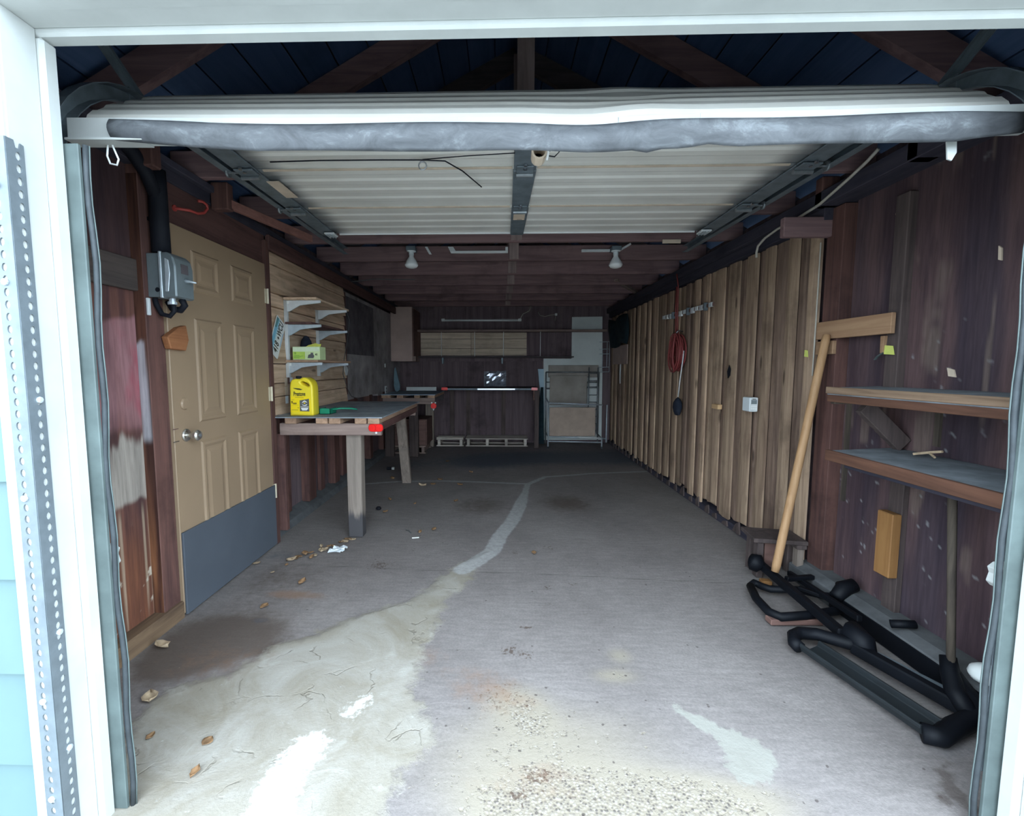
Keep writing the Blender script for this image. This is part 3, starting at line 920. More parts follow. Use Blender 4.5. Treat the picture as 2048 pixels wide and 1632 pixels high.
# back wall
bw_ = tag(thing('wall_back', (0, YB, 0)), kind='structure')
box('wall_sheet', M['back_ply'], bw_, -1.95, 2.12, YB, YB + .12, -.02, 3.5)
for k, xa in enumerate((-1.79, -.62, .0, .63, 1.25)):
    xb = (-.63, -.01, .62, 1.24, 1.96)[k]
    box('plywood_panel', M['back_ply'], bw_, xa, xb, YB - .014, YB, .02, 1.40)
for xc in (-.55, .06, .66):
    box('batten', M['dark_z'], bw_, xc - .035, xc + .035, YB - .034, YB - .014, .02, .93, .003)
box('plywood_panel', M['back_ply'], bw_, -1.79, 1.96, YB - .014, YB, 1.405, 2.40)
for (z0, z1) in ((1.50, 1.62), (1.625, 1.78), (1.785, 1.89)):
    for xa, xb in ((-1.36, -.50), (-.497, .452)):
        box('plank', M['plank_x'], bw_, xa, xb, YB - .034, YB - .014, z0, z1, .003)

# ------------------------------------------------------------------ roof frame
ce = tag(thing('ceiling', (0, 4.5, 2.3)), kind='structure')
RX, RZ, EZ = .13, 3.35, 2.31
for s in (-1, 1):
    xe = RX + s * 2.35
    ze = EZ - .16
    n = Vector((s * (RZ - ze), 0, 2.35)).normalized()
    a, b2 = Vector((RX, .75, RZ + .09)), Vector((xe, .75, ze + .09))
    # roof boards running along the garage
    L_ = (b2 - a)
    for k in range(14):
        p, q = a + L_ * (k / 14 + .0015), a + L_ * ((k + 1) / 14 - .0015)
        MB().extrude([p, q, q + n * .022, p + n * .022], (0, YB + .2 - .75, 0)).build('roof_board', M['roof'], ce)
    MB().extrude([a + n * .024, b2 + n * .024, b2 + n * .06, a + n * .06], (0, YB + .2 - .75, 0)).build('roof_covering', M['rubber'], ce)
    for k in range(11):
        yy = 1.30 + .66 * k
        MB().bar((RX + s * .02, yy, RZ + .02), (RX + s * 2.0, yy, EZ - .02 + .0), .045, .13, (0, 0, 1)).build('rafter', M['red_x'] if k < 3 else M['dark_x'], ce)
box('ridge_board', M['dark_y'], ce, RX - .02, RX + .02, Y_IN, YB, RZ - .10, RZ + .08)
for k in range(9):
    yy = 2.54 + .66 * k
    if yy < YB:
        MB().box(-1.78, 1.95, yy, yy + .042, 2.32, 2.46).build('joist', M['red_x'], ce, .003)
        box('king_post', M['post_z'], ce, RX - .045, RX + .045, yy - .018, yy, 2.33, RZ - .02, .002)
for yy in (2.09, 2.66):
    box('plate_block', M['red_z'], ce, -1.645, -1.545, yy, yy + .06, 2.195, 2.345, .006)
for yy in (2.12, 2.72):
    box('plate_block', M['red_z'], ce, 1.80, 1.90, yy, yy + .06, 2.205, 2.365, .006)
mb = MB()
mb.extrude([(-2.2, YB, 2.3), (2.4, YB, 2.3), (RX, YB, 3.5)], (0, .1, 0))
mb.build('gable_sheet', M['roof'], ce)
MB().bar(at(1232, 560, 'Y', 5.8), at(1305, 605, 'Y', 6.9), .05, .03).build('brace', M['bench_x'], ce)
# ------------------------------------------------------------------ entry door (door_1)
d1 = tag(thing('door_1', (XL, 2.75, 0)), kind='structure')
DY0, DY1 = 2.268, 3.255
box('slab', M['door'], d1, XL - .044, XL, DY0, DY1, .012, 2.022, .003)
wd = DY1 - DY0
cols = [(DY0 + .20, DY0 + .445), (DY0 + .565, DY0 + .81)]
rws = [(1.705, 1.925), (1.00, 1.565), (.36, .895)]
for (ya, yb) in cols:
    for (za, zb) in rws:
        mb = MB()
        rings = [(0, .0002), (.010, .0075), (.024, .0085), (.040, .0012), (.052, .0012), (.072, .0060)]
        vs, fs = [], []
        for i, (ins, h) in enumerate(rings):
            vs += [(XL + h, ya + ins, za + ins), (XL + h, yb - ins, za + ins), (XL + h, yb - ins, zb - ins), (XL + h, ya + ins, zb - ins)]
        for i in range(len(rings) - 1):
            for k in range(4):
                l = (k + 1) % 4
                fs.append((i * 4 + k, i * 4 + l, i * 4 + 4 + l, i * 4 + 4 + k))
        e = (len(rings) - 1) * 4
        fs.append((e, e + 1, e + 2, e + 3))
        mb.add(vs, fs)
        mb.build('door_panel', M['door'], d1)
tag(box('kick_plate', M['kick'], d1, XL + .0005, XL + .0125, DY0 + .004, DY1 - .004, .006, .445, .002), 'slate grey kick plate')
kc = Vector((XL, DY0 + .085, .945))
kn = MB().lathe(kc, [(.034, .0), (.034, .006), (.028, .011), (.012, .013), (.012, .034), (.024, .040), (.029, .052), (.029, .066), (.022, .074), (.010, .076)], 'X', 20).build('door_knob', M['nickel'], d1, smooth=False)
MB().lathe(kc + Vector((.0765, 0, 0)), [(.009, 0), (.009, .002), (.003, .0021)], 'X', 12).build('key_slot', M['steel_hinge'], kn)
MB().lathe(Vector((XL, DY0 + .085, 1.11)), [(.031, 0), (.031, .005), (.025, .012), (.012, .0125)], 'X', 20).build('deadbolt', M['door'], d1)
for zc in (.92, .985):
    box('latch_lip', M['nickel'], d1, XL + .0005, XL + .003, DY0 - .012, DY0 + .03, zc, zc + .004)
for zc in (1.80, 1.11, .40):
    h = box('door_hinge', M['hinge'], d1, XL - .001, XL + .004, 3.236, 3.296, zc - .05, zc + .05, .001)
    MB().tube([(XL + .010, 3.262, zc - .052), (XL + .010, 3.262, zc + .052)], .007, 8).build('hinge_pin', M['hinge'], h, smooth=False)
    for dz in (-.03, .03):
        MB().lathe(Vector((XL + .004, 3.282, zc + dz)), [(.005, 0), (.004, .0015)], 'X', 8).build('screw', M['steel_hinge'], h)

# wooden turn-block over the door edge
c = at(356, 679, 'X', -1.63)
tb = tag(MB().extrude([(-1.655, c.y - .085, c.z + .008), (-1.655, c.y + .00, c.z + .06), (-1.655, c.y + .055, c.z + .075), (-1.655, c.y + .07, c.z + .0), (-1.655, c.y + .045, c.z - .055), (-1.655, c.y - .065, c.z - .05)], (.035, 0, 0)).build('turn_block', M['new_z'], None, .004),
         'small orange brown wooden turn block on the stud at the cream door edge', 'block')
tb.data.materials[0] = wood('rust_block', (.20, .075, .03), (.34, .14, .06), 'Y', 1, .8, .1, .2)

# ------------------------------------------------------------------ raised garage door
DX0, DX1, HZ = -1.265, 1.475, 2.245
gd = tag(thing('garage_door', (.1, 1.4, 2.0)), None)
tag(gd, 'white ribbed sectional garage door raised on its overhead tracks', 'garage door', None, 'thing')


def door_mat():
    m, t, b = mat_base('garage_door_enamel')
    tc = N(t, 'TexCoord')
    P = tc.outputs['Object']
    sx = N(t, 'SeparateXYZ')
    L(t, P, sx.inputs[0])
    nz = noise_n(t, P, 6, 5, .6)
    col = ramp(t, noise_n(t, P, 3, 5, .6), [(.3, (.70, .675, .61)), (.7, (.80, .775, .71))])
    # dark overspray from painting the end hardware
    d = math_n(t, 'SUBTRACT', 1.37, math_n(t, 'ABSOLUTE', math_n(t, 'SUBTRACT', sx.outputs[0], .005)))
    d = math_n(t, 'ADD', d, math_n(t, 'MULTIPLY', math_n(t, 'SUBTRACT', nz, .5), .05))
    mk = math_n(t, 'SUBTRACT', 1.0, smooth01(t, d, .11, .26))
    y = math_n(t, 'GREATER_THAN', sx.outputs[1], .40)
    col = mixrgb(t, math_n(t, 'MULTIPLY', mk, math_n(t, 'MULTIPLY', y, .9)), col, (.09, .10, .11))
    L(t, col, b.inputs['Base Color'])
    b.inputs['Roughness'].default_value = .28
    b.inputs['Specular IOR Level'].default_value = .5
    return m


M['gdoor'] = door_mat()


def ribs(length, inner=True):
    """rib profile along a section: (distance, height) pairs of a roll-formed face"""
    pts = [(0, .004), (.010, .004)]
    n = 4
    for k in range(n):
        s = .018 + (length - .03) * k / n
        w = (length - .03) / n
        pts += [(s, 0), (s + w * .36, 0), (s + w * .52, .0055), (s + w * .84, .0055)]
    pts += [(length - .010, .004), (length, .004)]
    return pts


seams = [1.745, 2.27, 2.80, 3.345]
for k in range(3):
    y0, y1 = seams[k] + .006, seams[k + 1] - .006
    pr = ribs(y1 - y0)
    poly = [(DX0, y0 + s, HZ + h) for s, h in pr] + [(DX0, y1, HZ + .042), (DX0, y0, HZ + .042)]
    MB().extrude(poly, (DX1 - DX0, 0, 0)).build('section', M['gdoor'], gd)
# bottom section: tilted, sagging and dented
A0, B0 = Vector((0, 1.392, 2.030)), Vector((0, 1.742, 2.272))
sl = (B0 - A0).length
dv = (B0 - A0) / sl
nv = Vector((0, -dv.z, dv.y))


def sag(x):
    u = (x - DX0) / (DX1 - DX0)
    s = -.014 * sin(pi * min(1, max(0, u)))
    return s - .010 * math.exp(-((x - .25) / .14) ** 2)


NX = 48
xs_ = [DX0 + (DX1 - DX0) * i / NX for i in range(NX + 1)]
prof = []
for s, h in ribs(sl):
    roll = .045 * max(0, 1 - s / .16) ** 2          # the lower edge rolls over towards the street
    prof.append((s, h - roll))
rows_ = []
for s, h in prof:
    rows_.append([Vector((x, 0, 0)) + A0 + dv * s + nv * (h + .010 + .006 * math.exp(-((x - .42) / .10) ** 2) * sin(s * 20)) + Vector((0, 0, sag(x) * (1 - s / sl))) for x in xs_])
inn = [[Vector((x, 0, 0)) + A0 + dv * s - nv * .032 + Vector((0, 0, sag(x) * (1 - s / sl))) for x in xs_] for s in (sl, 0.0)]
allr = rows_ + inn + [rows_[0]]
me_b = MB().grid(allr)
me_b.build('section', M['gdoor'], gd, smooth=False)
# rubber bottom seal and the white retainer it sits in
ra, rb_ = [], []
seal = MB()
rows_s = []
x_a, x_b = -1.128, 1.442
rngs = random.Random(5)
for q in range(9):
    row = []
    for i in range(61):
        u = i / 60
        x = x_a + (x_b - x_a) * u
        end = sstep(0, .05, np.array(u)) * sstep(1.0, .95, np.array(u))
        e = float(end)
        drop = .066 * (.55 + .45 * min(1, u * 6)) * (1 if u < .95 else .9 - (u - .95) * 4)
        if .585 < u < .615:
            drop += .008 * sin((u - .585) / .03 * pi)
        if .645 < u < .69:
            drop -= .010 * sin((u - .645) / .045 * pi)
        f = q / 8
        yb = 1.366 - .010 * sin(f * pi) + .004 * sin(x * 9 + f * 3) + .012 * f
        zb = 2.000 + sag(x) - drop * f + (.012 * (1 - min(1, u * 8)) * (1 - f)) - .010 * (u > .93) * (u - .93) * 6
        row.append((x, yb, zb))
    rows_s.append(row)
seal.grid(rows_s)
so = seal.build('bottom_seal', None, gd, smooth=True)
sd_ = so.modifiers.new('thick', 'SOLIDIFY')
sd_.thickness = .006
so.data.materials.clear()
m, t, b = mat_base('dusty_grey_seal')
v, _ = coords(t, (6, 6, 12), 0)
n1 = noise_n(t, v, 1.6, 6, .7, .6)
L(t, ramp(t, n1, [(.32, (.045, .047, .052)), (.55, (.082, .086, .093)), (.72, (.165, .175, .185))]), b.inputs['Base Color'])
b.inputs['Roughness'].default_value = .6
bump(t, b, n1, .3, .004)
so.data.materials.append(m)
mb = MB()
for i in range(12):
    xa, xb = DX0 + (DX1 - DX0) * i / 12, DX0 + (DX1 - DX0) * (i + 1) / 12
    mb.bar((xa, 1.395, 1.994 + sag(xa)), (xb, 1.395, 1.994 + sag(xb)), .036, .062)
mb.build('seal_retainer', M['white_worn'], gd)
for i in (0, 11):
    mb = MB()
    xa, xb = DX0 + (DX1 - DX0) * i / 12, DX0 + (DX1 - DX0) * (i + 1) / 12
    mb.bar((xa, 1.390, 1.962 + sag(xa)), (xb, 1.390, 1.962 + sag(xb)), .05, .006)
    mb.build('retainer_lip', M['white_worn'], gd)
# steel stiles: ends and centre, with hinges at the seams
for k in range(3):
    y0, y1 = seams[k], seams[k + 1]
    for xa, xb in ((DX0 - .002, DX0 + .10), (DX1 - .10, DX1 + .002)):
        box('end_stile', M['steel_dark'], gd, xa, xb, y0 + .004, y1 - .004, HZ - .010, HZ - .002, .002)
    w0, w1 = (.062, .055, .05)[k], (.052, .047, .045)[k]
    xm = .115
    MB().extrude([(xm - w0, y0 + .01, HZ - .004), (xm + w0, y0 + .01, HZ - .004), (xm + w1, y1 - .004, HZ - .004), (xm - w1, y1 - .004, HZ - .004)], (0, 0, -.012)).build('center_stile', M['steel_dark'], gd, .002)
for k in (1, 2):
    yy = seams[k]
    for xm, w in ((DX0 + .055, .045), (.115, .04), (DX1 - .055, .045)):
        h = MB().box(xm - w, xm + w, yy - .055, yy + .012, HZ - .024, HZ - .016).build('hinge', M['steel_dark'], gd, .002)
        MB().tube([(xm - w, yy + .02, HZ - .03), (xm + w, yy + .02, HZ - .03)], .011, 10).build('hinge_barrel', M['steel_hinge'], h)
        for dy in (-.075, -.035):
            MB().lathe(Vector((xm, yy + dy, HZ - .030)), [(.009, 0), (.009, .008)], 'Z', 6).build('bolt', M['chrome'], h)
    for s, xm in ((-1, DX0), (1, DX1)):
        r = MB().tube([(xm + s * .006, yy + .03, HZ + .0), (xm + s * .075, yy + .03, HZ + .0)], .006, 8).build('roller_stem', M['steel_hinge'], gd)
        MB().lathe(Vector((xm + s * .062, yy + .03, HZ)), [(.022, -.006), (.024, 0), (.022, .006)], 'X', 12).build('roller', M['steel_hinge'], r)
for xm in (DX0 + .085, DX1 - .085):     # ribbed top fixtures
    y0 = seams[3] - .115
    tf = MB().box(xm - .035, xm + .035, y0, y0 + .085, HZ - .030, HZ - .018).build('top_fixture', M['white_metal'], gd, .003)
    for q in (-.02, 0, .02):
        box('rib', M['galv'], tf, xm + q - .005, xm + q + .005, y0, y0 + .085, HZ - .036, HZ - .030)
st_ = box('sticker', M['tan_paper'], gd, .115 - .035, .115 + .035, 2.90, 3.00, HZ - .019, HZ - .0165)
box('sticker_line', M['ink'], st_, .115 - .012, .115 + .020, 2.985, 2.990, HZ - .0195, HZ - .019)
box('paper_tag', M['tan_paper'], gd, DX0 + .085, DX0 + .150, 2.38, 2.60, HZ - .014, HZ - .0105)
for k in (1, 2):
    box('seam_edge', M['tan_paper'], gd, DX0 + .12, .115 - .06, seams[k] + .006, seams[k] + .020, HZ - .0015, HZ + .005)
    box('seam_edge', M['tan_paper'], gd, .115 + .06, DX1 - .12, seams[k] + .006, seams[k] + .020, HZ - .0015, HZ + .005)
box('seam_edge', M['white'], gd, DX0 + .12, DX1 - .12, seams[3] - .004, seams[3] + .004, HZ - .006, HZ + .004)
# thin lift cable lying across the inner face, with a loose tail
p = [at(540, 324, 'Z', HZ - .02), at(640, 321, 'Z', HZ - .02), at(760, 320, 'Z', HZ - .02), at(845, 320, 'Z', HZ - .02), at(890, 322, 'Z', HZ - .02), at(925, 342, 'Z', HZ - .02), at(963, 374, 'Z', HZ - .02)]
MB().tube(p, .003, 6).build('cable', M['black'], gd, smooth=True)
p = [at(845, 319, 'Z', HZ - .022), at(930, 312, 'Z', HZ - .022), at(1030, 306, 'Z', HZ - .022)]
MB().tube(p, .0022, 6).build('cable', M['black'], gd, smooth=True)
c = at(845, 322, 'Z', HZ - .022)
MB().tube([c + Vector((.018 * cos(a), 0, -.02 + .018 * sin(a))) for a in [2 * pi * k / 10 for k in range(10)]], .003, 6, True).build('cable_clip', M['chrome'], gd, smooth=True)
# stub of pipe and cord tied under the bottom edge
c = at(1076, 318, 'Y', 1.62)
ps = MB().lathe(c, [(.024, 0), (.026, -.06), (.020, -.06), (.018, 0)], 'Y', 12).build('pull_handle', M['tan_paper'], gd)
MB().tube([c + Vector((.03, -.07, .05)), c + Vector((.022, -.075, .02)), c + Vector((.028, -.07, -.01)), c + Vector((.024, -.06, -.03))], .004, 6).build('pull_cord', M['white'], gd, smooth=True)
MB().tube([c + Vector((.03, -.05, .0)), c + Vector((.05, -.05, .015)), c + Vector((.065, -.05, .0)), c + Vector((.05, -.05, -.015)), c + Vector((.03, -.05, -.012))], .002, 6).build('wire_loop', M['black'], gd, smooth=True)


# ------------------------------------------------------------------ door tracks
def sweep_yz(x0, x1, path):
    """a flat bar of width x0..x1 following (y, z, half thickness) points"""
    mb = MB()
    n = len(path)
    vs = []
    for i, (y, z, h) in enumerate(path):
        a, b = path[max(0, i - 1)], path[min(n - 1, i + 1)]
        dy, dz = b[0] - a[0], b[1] - a[1]
        l = sqrt(dy * dy + dz * dz)
        ny, nz = -dz / l, dy / l
        vs += [(x0, y + ny * h, z + nz * h), (x1, y + ny * h, z + nz * h), (x1, y - ny * h, z - nz * h), (x0, y - ny * h, z - nz * h)]
    fs = [(0, 1, 2, 3), tuple(4 * (n - 1) + k for k in (3, 2, 1, 0))]
    for i in range(n - 1):
        for k in range(4):
            l = (k + 1) % 4
            fs.append((4 * i + k, 4 * i + l, 4 * i + 4 + l, 4 * i + 4 + k))
    return mb.add(vs, fs)


def rail(name, x, s, path, parent):
    """C-shaped rail: web on the outer side, two lips turned inwards"""
    def off(d):
        out = []
        n = len(path)
        for i, (y, z) in enumerate(path):
            a, b = path[max(0, i - 1)], path[min(n - 1, i + 1)]
            dy, dz = b[0] - a[0], b[1] - a[1]
            l = sqrt(dy * dy + dz * dz)
            out.append((y - dz / l * d, z + dy / l * d, .0015))
        return out
    mb = MB()
    xo = x + s * .030
    m = sweep_yz(min(xo, xo + s * .002), max(xo, xo + s * .002), [(y, z, .024) for y, z in path])
    mb.add(m.v, m.f)
    for d in (-.024, .024):
        m = sweep_yz(min(x - s * .010, xo), max(x - s * .010, xo), off(d))
        mb.add(m.v, m.f)
    return mb.build(name, M['steel_dark'], parent)


for s, x, lab in ((-1, -1.315, 'dull steel door track on the left, rail curving overhead'), (1, 1.545, 'dull steel door track on the right, rail curving overhead')):
    tk = tag(thing('door_track', (x, 1.40, 0), lab, 'door track'))
    R_ = .40
    zc = 2.265
    rail('vertical_rail', x, s, [(1.375, .02), (1.375, 1.0), (1.375, zc - R_)], tk)
    rail('curved_rail', x, s, [(1.375 + R_ - R_ * cos(a), zc - R_ + R_ * sin(a)) for a in [pi / 2 * k / 10 for k in range(11)]], tk)
    rail('horizontal_rail', x, s, [(1.375 + R_, zc), (2.8, zc + .012), (4.02, zc + .028)], tk)
    # slotted angle from the wall head down to the rail, and rear hanger
    a, b_ = Vector((x + s * .035, 1.26, 2.62)), Vector((x + s * .035, 1.80, 2.29))
    MB().bar(a, b_, .004, .055, (0, 0, 1)).build('brace_angle', M['steel_dark'], tk)
    MB().bar(a + Vector((0, .0, .0)), b_ + Vector((0, 0, .0)), .03, .004, (0, 0, 1)).build('brace_flange', M['steel_dark'], tk)
    MB().bar((x + s * .036, 3.875, 2.28), (x + s * .036, 3.875, 2.40), .004, .04, (0, 1, 0)).build('rear_hanger', M['galv'], tk)
    for z in (.75, 1.45):
        MB().box(min(x + s * .03, x + s * .09), max(x + s * .03, x + s * .09), Y_IN, 1.41, z - .05, z + .05).build('jamb_bracket', M['steel_hinge'], tk, .003)
    fl = MB().box(min(x + s * .025, x + s * .033), max(x + s * .025, x + s * .033), 1.72, 1.86, 2.22, 2.31).build('flag_bracket', M['steel_dark'], tk, .002)

for (px, py, X, lab) in ((224, 1112, -1.135, 'chipped white guard piece behind the left weatherstrip'), (1993, 1150, 1.40, 'chipped pale guard piece behind the right weatherstrip')):
    c = at(px, py, 'Y', 1.31)
    s = 1 if X < 0 else -1
    o = [(c.x - s * .06, 1.31, c.z - .035), (c.x + s * .004, 1.31, c.z - .035), (c.x + s * .018, 1.31, c.z - .020), (c.x + s * .012, 1.31, c.z + .005), (c.x + s * .018, 1.31, c.z + .022), (c.x + s * .002, 1.31, c.z + .036), (c.x - s * .06, 1.31, c.z + .036)]
    tag(MB().extrude([(p[0], Y_IN + .014, p[2]) for p in o], (0, .088, 0)).build('guard_piece', M['white_worn'], None, .002), lab, 'bracket')

# white cord loop below the left end of the door
c = at(225, 312, 'Y', 1.40)
pts = [c + Vector((-.010, 0, .045)), c + Vector((-.016, 0, .0)), c + Vector((-.008, .0, -.022)), c + Vector((.012, 0, -.026)), c + Vector((.018, 0, -.010)), c + Vector((.004, 0, .025)), c + Vector((-.004, 0, .06))]
tag(MB().tube(pts, .0028, 6).build('cord_loop', M['white'], None, smooth=True), 'white cord loop hanging under the left end of the raised door', 'cord')
c = at(1902, 305, 'Y', 1.41)
tag(MB().extrude([c + Vector((-.014, 0, .03)), c + Vector((.014, 0, .032)), c + Vector((.016, 0, .0)), c + Vector((.004, 0, -.022)), c + Vector((-.008, 0, -.018))], (0, .004, 0)).build('tape_scrap', M['white_worn'], None),
    'torn whitish scrap hanging under the right end of the raised door', 'scrap')

# ------------------------------------------------------------------ slotted steel angle on the left jamb corner
sa = tag(thing('slotted_angle', (-1.142, Y_OUT - .014, 0), 'perforated galvanised steel angle fixed over the left jamb corner', 'steel angle'))
ZT = 1.825


def slots(w, n, rw, rh, x0):
    out = []
    for k in range(n):
        zc = .03 + (ZT - .06) * k / (n - 1)
        out.append([(x0 + rw * cos(a), zc + rh * sin(a)) for a in [-2 * pi * q / 10 for q in range(10)]])
    return out


def ragged(w):
    return [(0, 0), (w, 0), (w, ZT), (w * .80, ZT + .002), (w * .72, ZT - .012), (w * .52, ZT - .012), (w * .45, ZT + .004), (0, ZT + .004)]


fr = cut_sheet('front_flange', M['galv_angle'], ragged(.044), slots(.044, 62, .0062, .0098, .026), .003, ((-1.1375, Y_OUT - .0145, 0), (-1, 0, 0), (0, 0, 1), (0, -1, 0)), sa)
fs_ = cut_sheet('side_flange', M['galv_angle'], ragged(.042), slots(.042, 62, .0066, .0100, .027), .003, ((-1.1375, Y_OUT - .0145, 0), (0, 1, 0), (0, 0, 1), (1, 0, 0)), sa)
for q, (z, f) in enumerate([(1.72, 0), (1.50, 0), (1.22, 1), (.98, 0), (.62, 1), (.45, 0), (.30, 1), (.18, 0)]):
    if f:
        MB().lathe(Vector((-1.136, Y_OUT + .0125, z)), [(.008, 0), (.008, .004), (.004, .006)], 'X', 8).build('bolt', M['galv'], sa)
    else:
        MB().lathe(Vector((-1.1635, Y_OUT - .016, z)), [(.008, 0), (.008, -.004), (.004, -.006)], 'Y', 8).build('bolt', M['galv'], sa)
# ------------------------------------------------------------------ left wall fittings
eb = tag(thing('switch_box', (-1.66, 2.22, 1.63), 'grey steel electrical switch box mounted left of the cream door', 'switch box'))
box('back_box', M['box_grey'], eb, -1.662, -1.590, 2.168, 2.285, 1.632, 1.835, .003)
pr = [(-1.590, 1.628), (-1.590, 1.838), (-1.556, 1.838), (-1.530, 1.815), (-1.520, 1.775), (-1.520, 1.635), (-1.524, 1.628)]
MB().extrude([(x, 2.160, z) for x, z in pr], (0, .130, 0)).build('cover', M['box_grey'], eb, .006)
box('cover_rib', M['galv'], eb, -1.596, -1.584, 2.156, 2.294, 1.626, 1.840, .002)
MB().extrude([(-1.572, 2.158, 1.655), (-1.568, 2.158, 1.81), (-1.550, 2.158, 1.80), (-1.545, 2.158, 1.74), (-1.556, 2.158, 1.655)], (0, .004, 0)).build('pressed_rib', M['galv'], eb, .002)
box('rating_label', M['hardboard_dark'], eb, -1.5205, -1.5185, 2.20, 2.25, 1.745, 1.790)
MB().lathe(Vector((-1.615, 2.1675, 1.665)), [(.011, 0), (.011, -.001)], 'Y', 12).build('knockout', M['black'], eb)
lv = MB().tube([(-1.52, 2.23, 1.715), (-1.498, 2.23, 1.712), (-1.470, 2.232, 1.706)], [.012, .006, .004], 8).build('lever', M['galv'], eb, smooth=True)
MB().lathe(Vector((-1.57, 2.20, 1.622)), [(.014, .008), (.014, -.01), (.020, -.01), (.020, -.022), (.014, -.022)], 'Z', 12).build('cable_gland', M['galv'], eb)
MB().tube([(-1.575, 2.21, 1.615), (-1.57, 2.21, 1.57), (-1.59, 2.205, 1.545), (-1.625, 2.20, 1.555), (-1.645, 2.195, 1.60), (-1.648, 2.19, 1.63)], .012, 8).build('cable_loop', M['black'], eb, smooth=True)
MB().tube([(-1.545, 2.23, 1.628), (-1.535, 2.235, 1.60), (-1.56, 2.24, 1.578), (-1.60, 2.24, 1.585), (-1.62, 2.24, 1.62)], .016, 8).build('cable_loop', M['black'], eb, smooth=True)

cp = tag(thing('conduit', (-1.63, 2.2, 1.84), 'thick black conduit rising from the grey switch box to the roof', 'conduit'))
MB().tube([(-1.612, 2.205, 1.842), (-1.614, 2.205, 2.0), (-1.614, 2.205, 2.12), (-1.612, 2.20, 2.22)], .040, 12).build('pipe', M['black'], cp, smooth=True)
MB().tube([(-1.612, 2.205, 2.08), (-1.612, 2.14, 2.18), (-1.612, 2.05, 2.25), (-1.60, 1.93, 2.27)], .030, 10).build('branch_pipe', M['black'], cp, smooth=True)
box('strap', M['black'], cp, -1.665, -1.595, 2.19, 2.22, 1.99, 2.005)

tag(box('plastic_strip', M['cream_plastic'], None, -1.662, -1.650, 2.150, 2.166, 1.545, 1.625, .002), 'short white plastic strip just below the grey switch box', 'strip')
a, c = at(375, 408, 'X', -1.64), at(412, 418, 'X', -1.60)
hk = tag(thing('wall_hook', a, 'red curved utility hook on the beam above the cream door', 'hook'))
MB().tube([Vector((-1.664, at(366, 416, 'X', -1.62).y, at(366, 416, 'X', -1.62).z))] + [at(px, py, 'X', -1.62) for px, py in ((380, 421), (395, 427), (408, 426), (415, 418), (413, 409), (405, 403), (397, 402))], .0075, 8).build('rod', M['red_hook'], hk, smooth=True)
MB().lathe(Vector((-1.667, at(366, 416, 'X', -1.62).y, at(366, 416, 'X', -1.62).z)), [(.016, 0), (.016, .006)], 'X', 10).build('plate', M['red_hook'], hk)

st = tag(MB().bar((-1.56, 2.70, 2.235), at(622, 478, 'Z', 2.215), .030, .050).build('timber_stick', M['stick'], None, .003), 'loose red brown timber stick poking out below the left door track', 'timber')
b0, b1 = at(505, 452, 'X', -1.60), at(640, 530, 'X', -1.60)

# licence plate
lp = tag(thing('license_plate', (-1.69, 3.46, 1.53), 'blue and white licence plate hung crooked beside the door frame', 'licence plate'))
th = radians(60)
r = Vector((0, cos(th), sin(th)))
u = Vector((0, -sin(th), cos(th)))
nrm = Vector((1, 0, 0))
pc = Vector((-1.682, 3.462, 1.528))


def rrect(w, h, r_, n=4):
    out = []
    for cx, cy, a0 in ((w / 2 - r_, h / 2 - r_, 0), (-w / 2 + r_, h / 2 - r_, 90), (-w / 2 + r_, -h / 2 + r_, 180), (w / 2 - r_, -h / 2 + r_, 270)):
        for k in range(n + 1):
            a = radians(a0 + 90 * k / n)
            out.append((cx + r_ * cos(a), cy + r_ * sin(a)))
    return out


cut_sheet('plate', M['print_white'], rrect(.305, .152, .014), [], .002, (pc, r, u, nrm), lp)
cut_sheet('print_band', plain('plate_blue', (.20, .48, .62), .5, 0, .1, 20), [(-.140, .030), (.140, .030), (.140, .066), (-.140, .066)], [], .0008, (pc + nrm * .0014, r, u, nrm), lp)
cut_sheet('print_band', plain('plate_pale_blue', (.45, .66, .72), .5, 0, .1, 20), [(-.140, .014), (.140, .014), (.140, .030), (-.140, .030)], [], .0008, (pc + nrm * .0014, r, u, nrm), lp)
cut_sheet('print_band', plain('plate_green', (.10, .26, .27), .5, 0, .1, 20), [(.06, .042), (.140, .038), (.140, .066), (.05, .066)], [], .0008, (pc + nrm * .002, r, u, nrm), lp)
lettering('numerals', '418', M['ink'], .092, (pc + nrm * .0024 + r * -.078 + u * -.014, r, u, nrm), lp, .62, .0008, .0012)
lettering('numerals', 'WCU', M['ink'], .088, (pc + nrm * .0024 + r * .078 + u * -.014, r, u, nrm), lp, .56, .0008, .0012)
cut_sheet('mark', M['ink'], [(-.008, -.024), (.009, -.024), (.009, -.004), (.002, .0), (-.008, -.004)], [], .0008, (pc + nrm * .0024, r, u, nrm), lp)
cut_sheet('print_line', plain('plate_blue_line', (.25, .45, .6), .5, 0, .1, 20), [(-.05, -.068), (.07, -.068), (.07, -.060), (-.05, -.060)], [], .0008, (pc + nrm * .0016, r, u, nrm), lp)

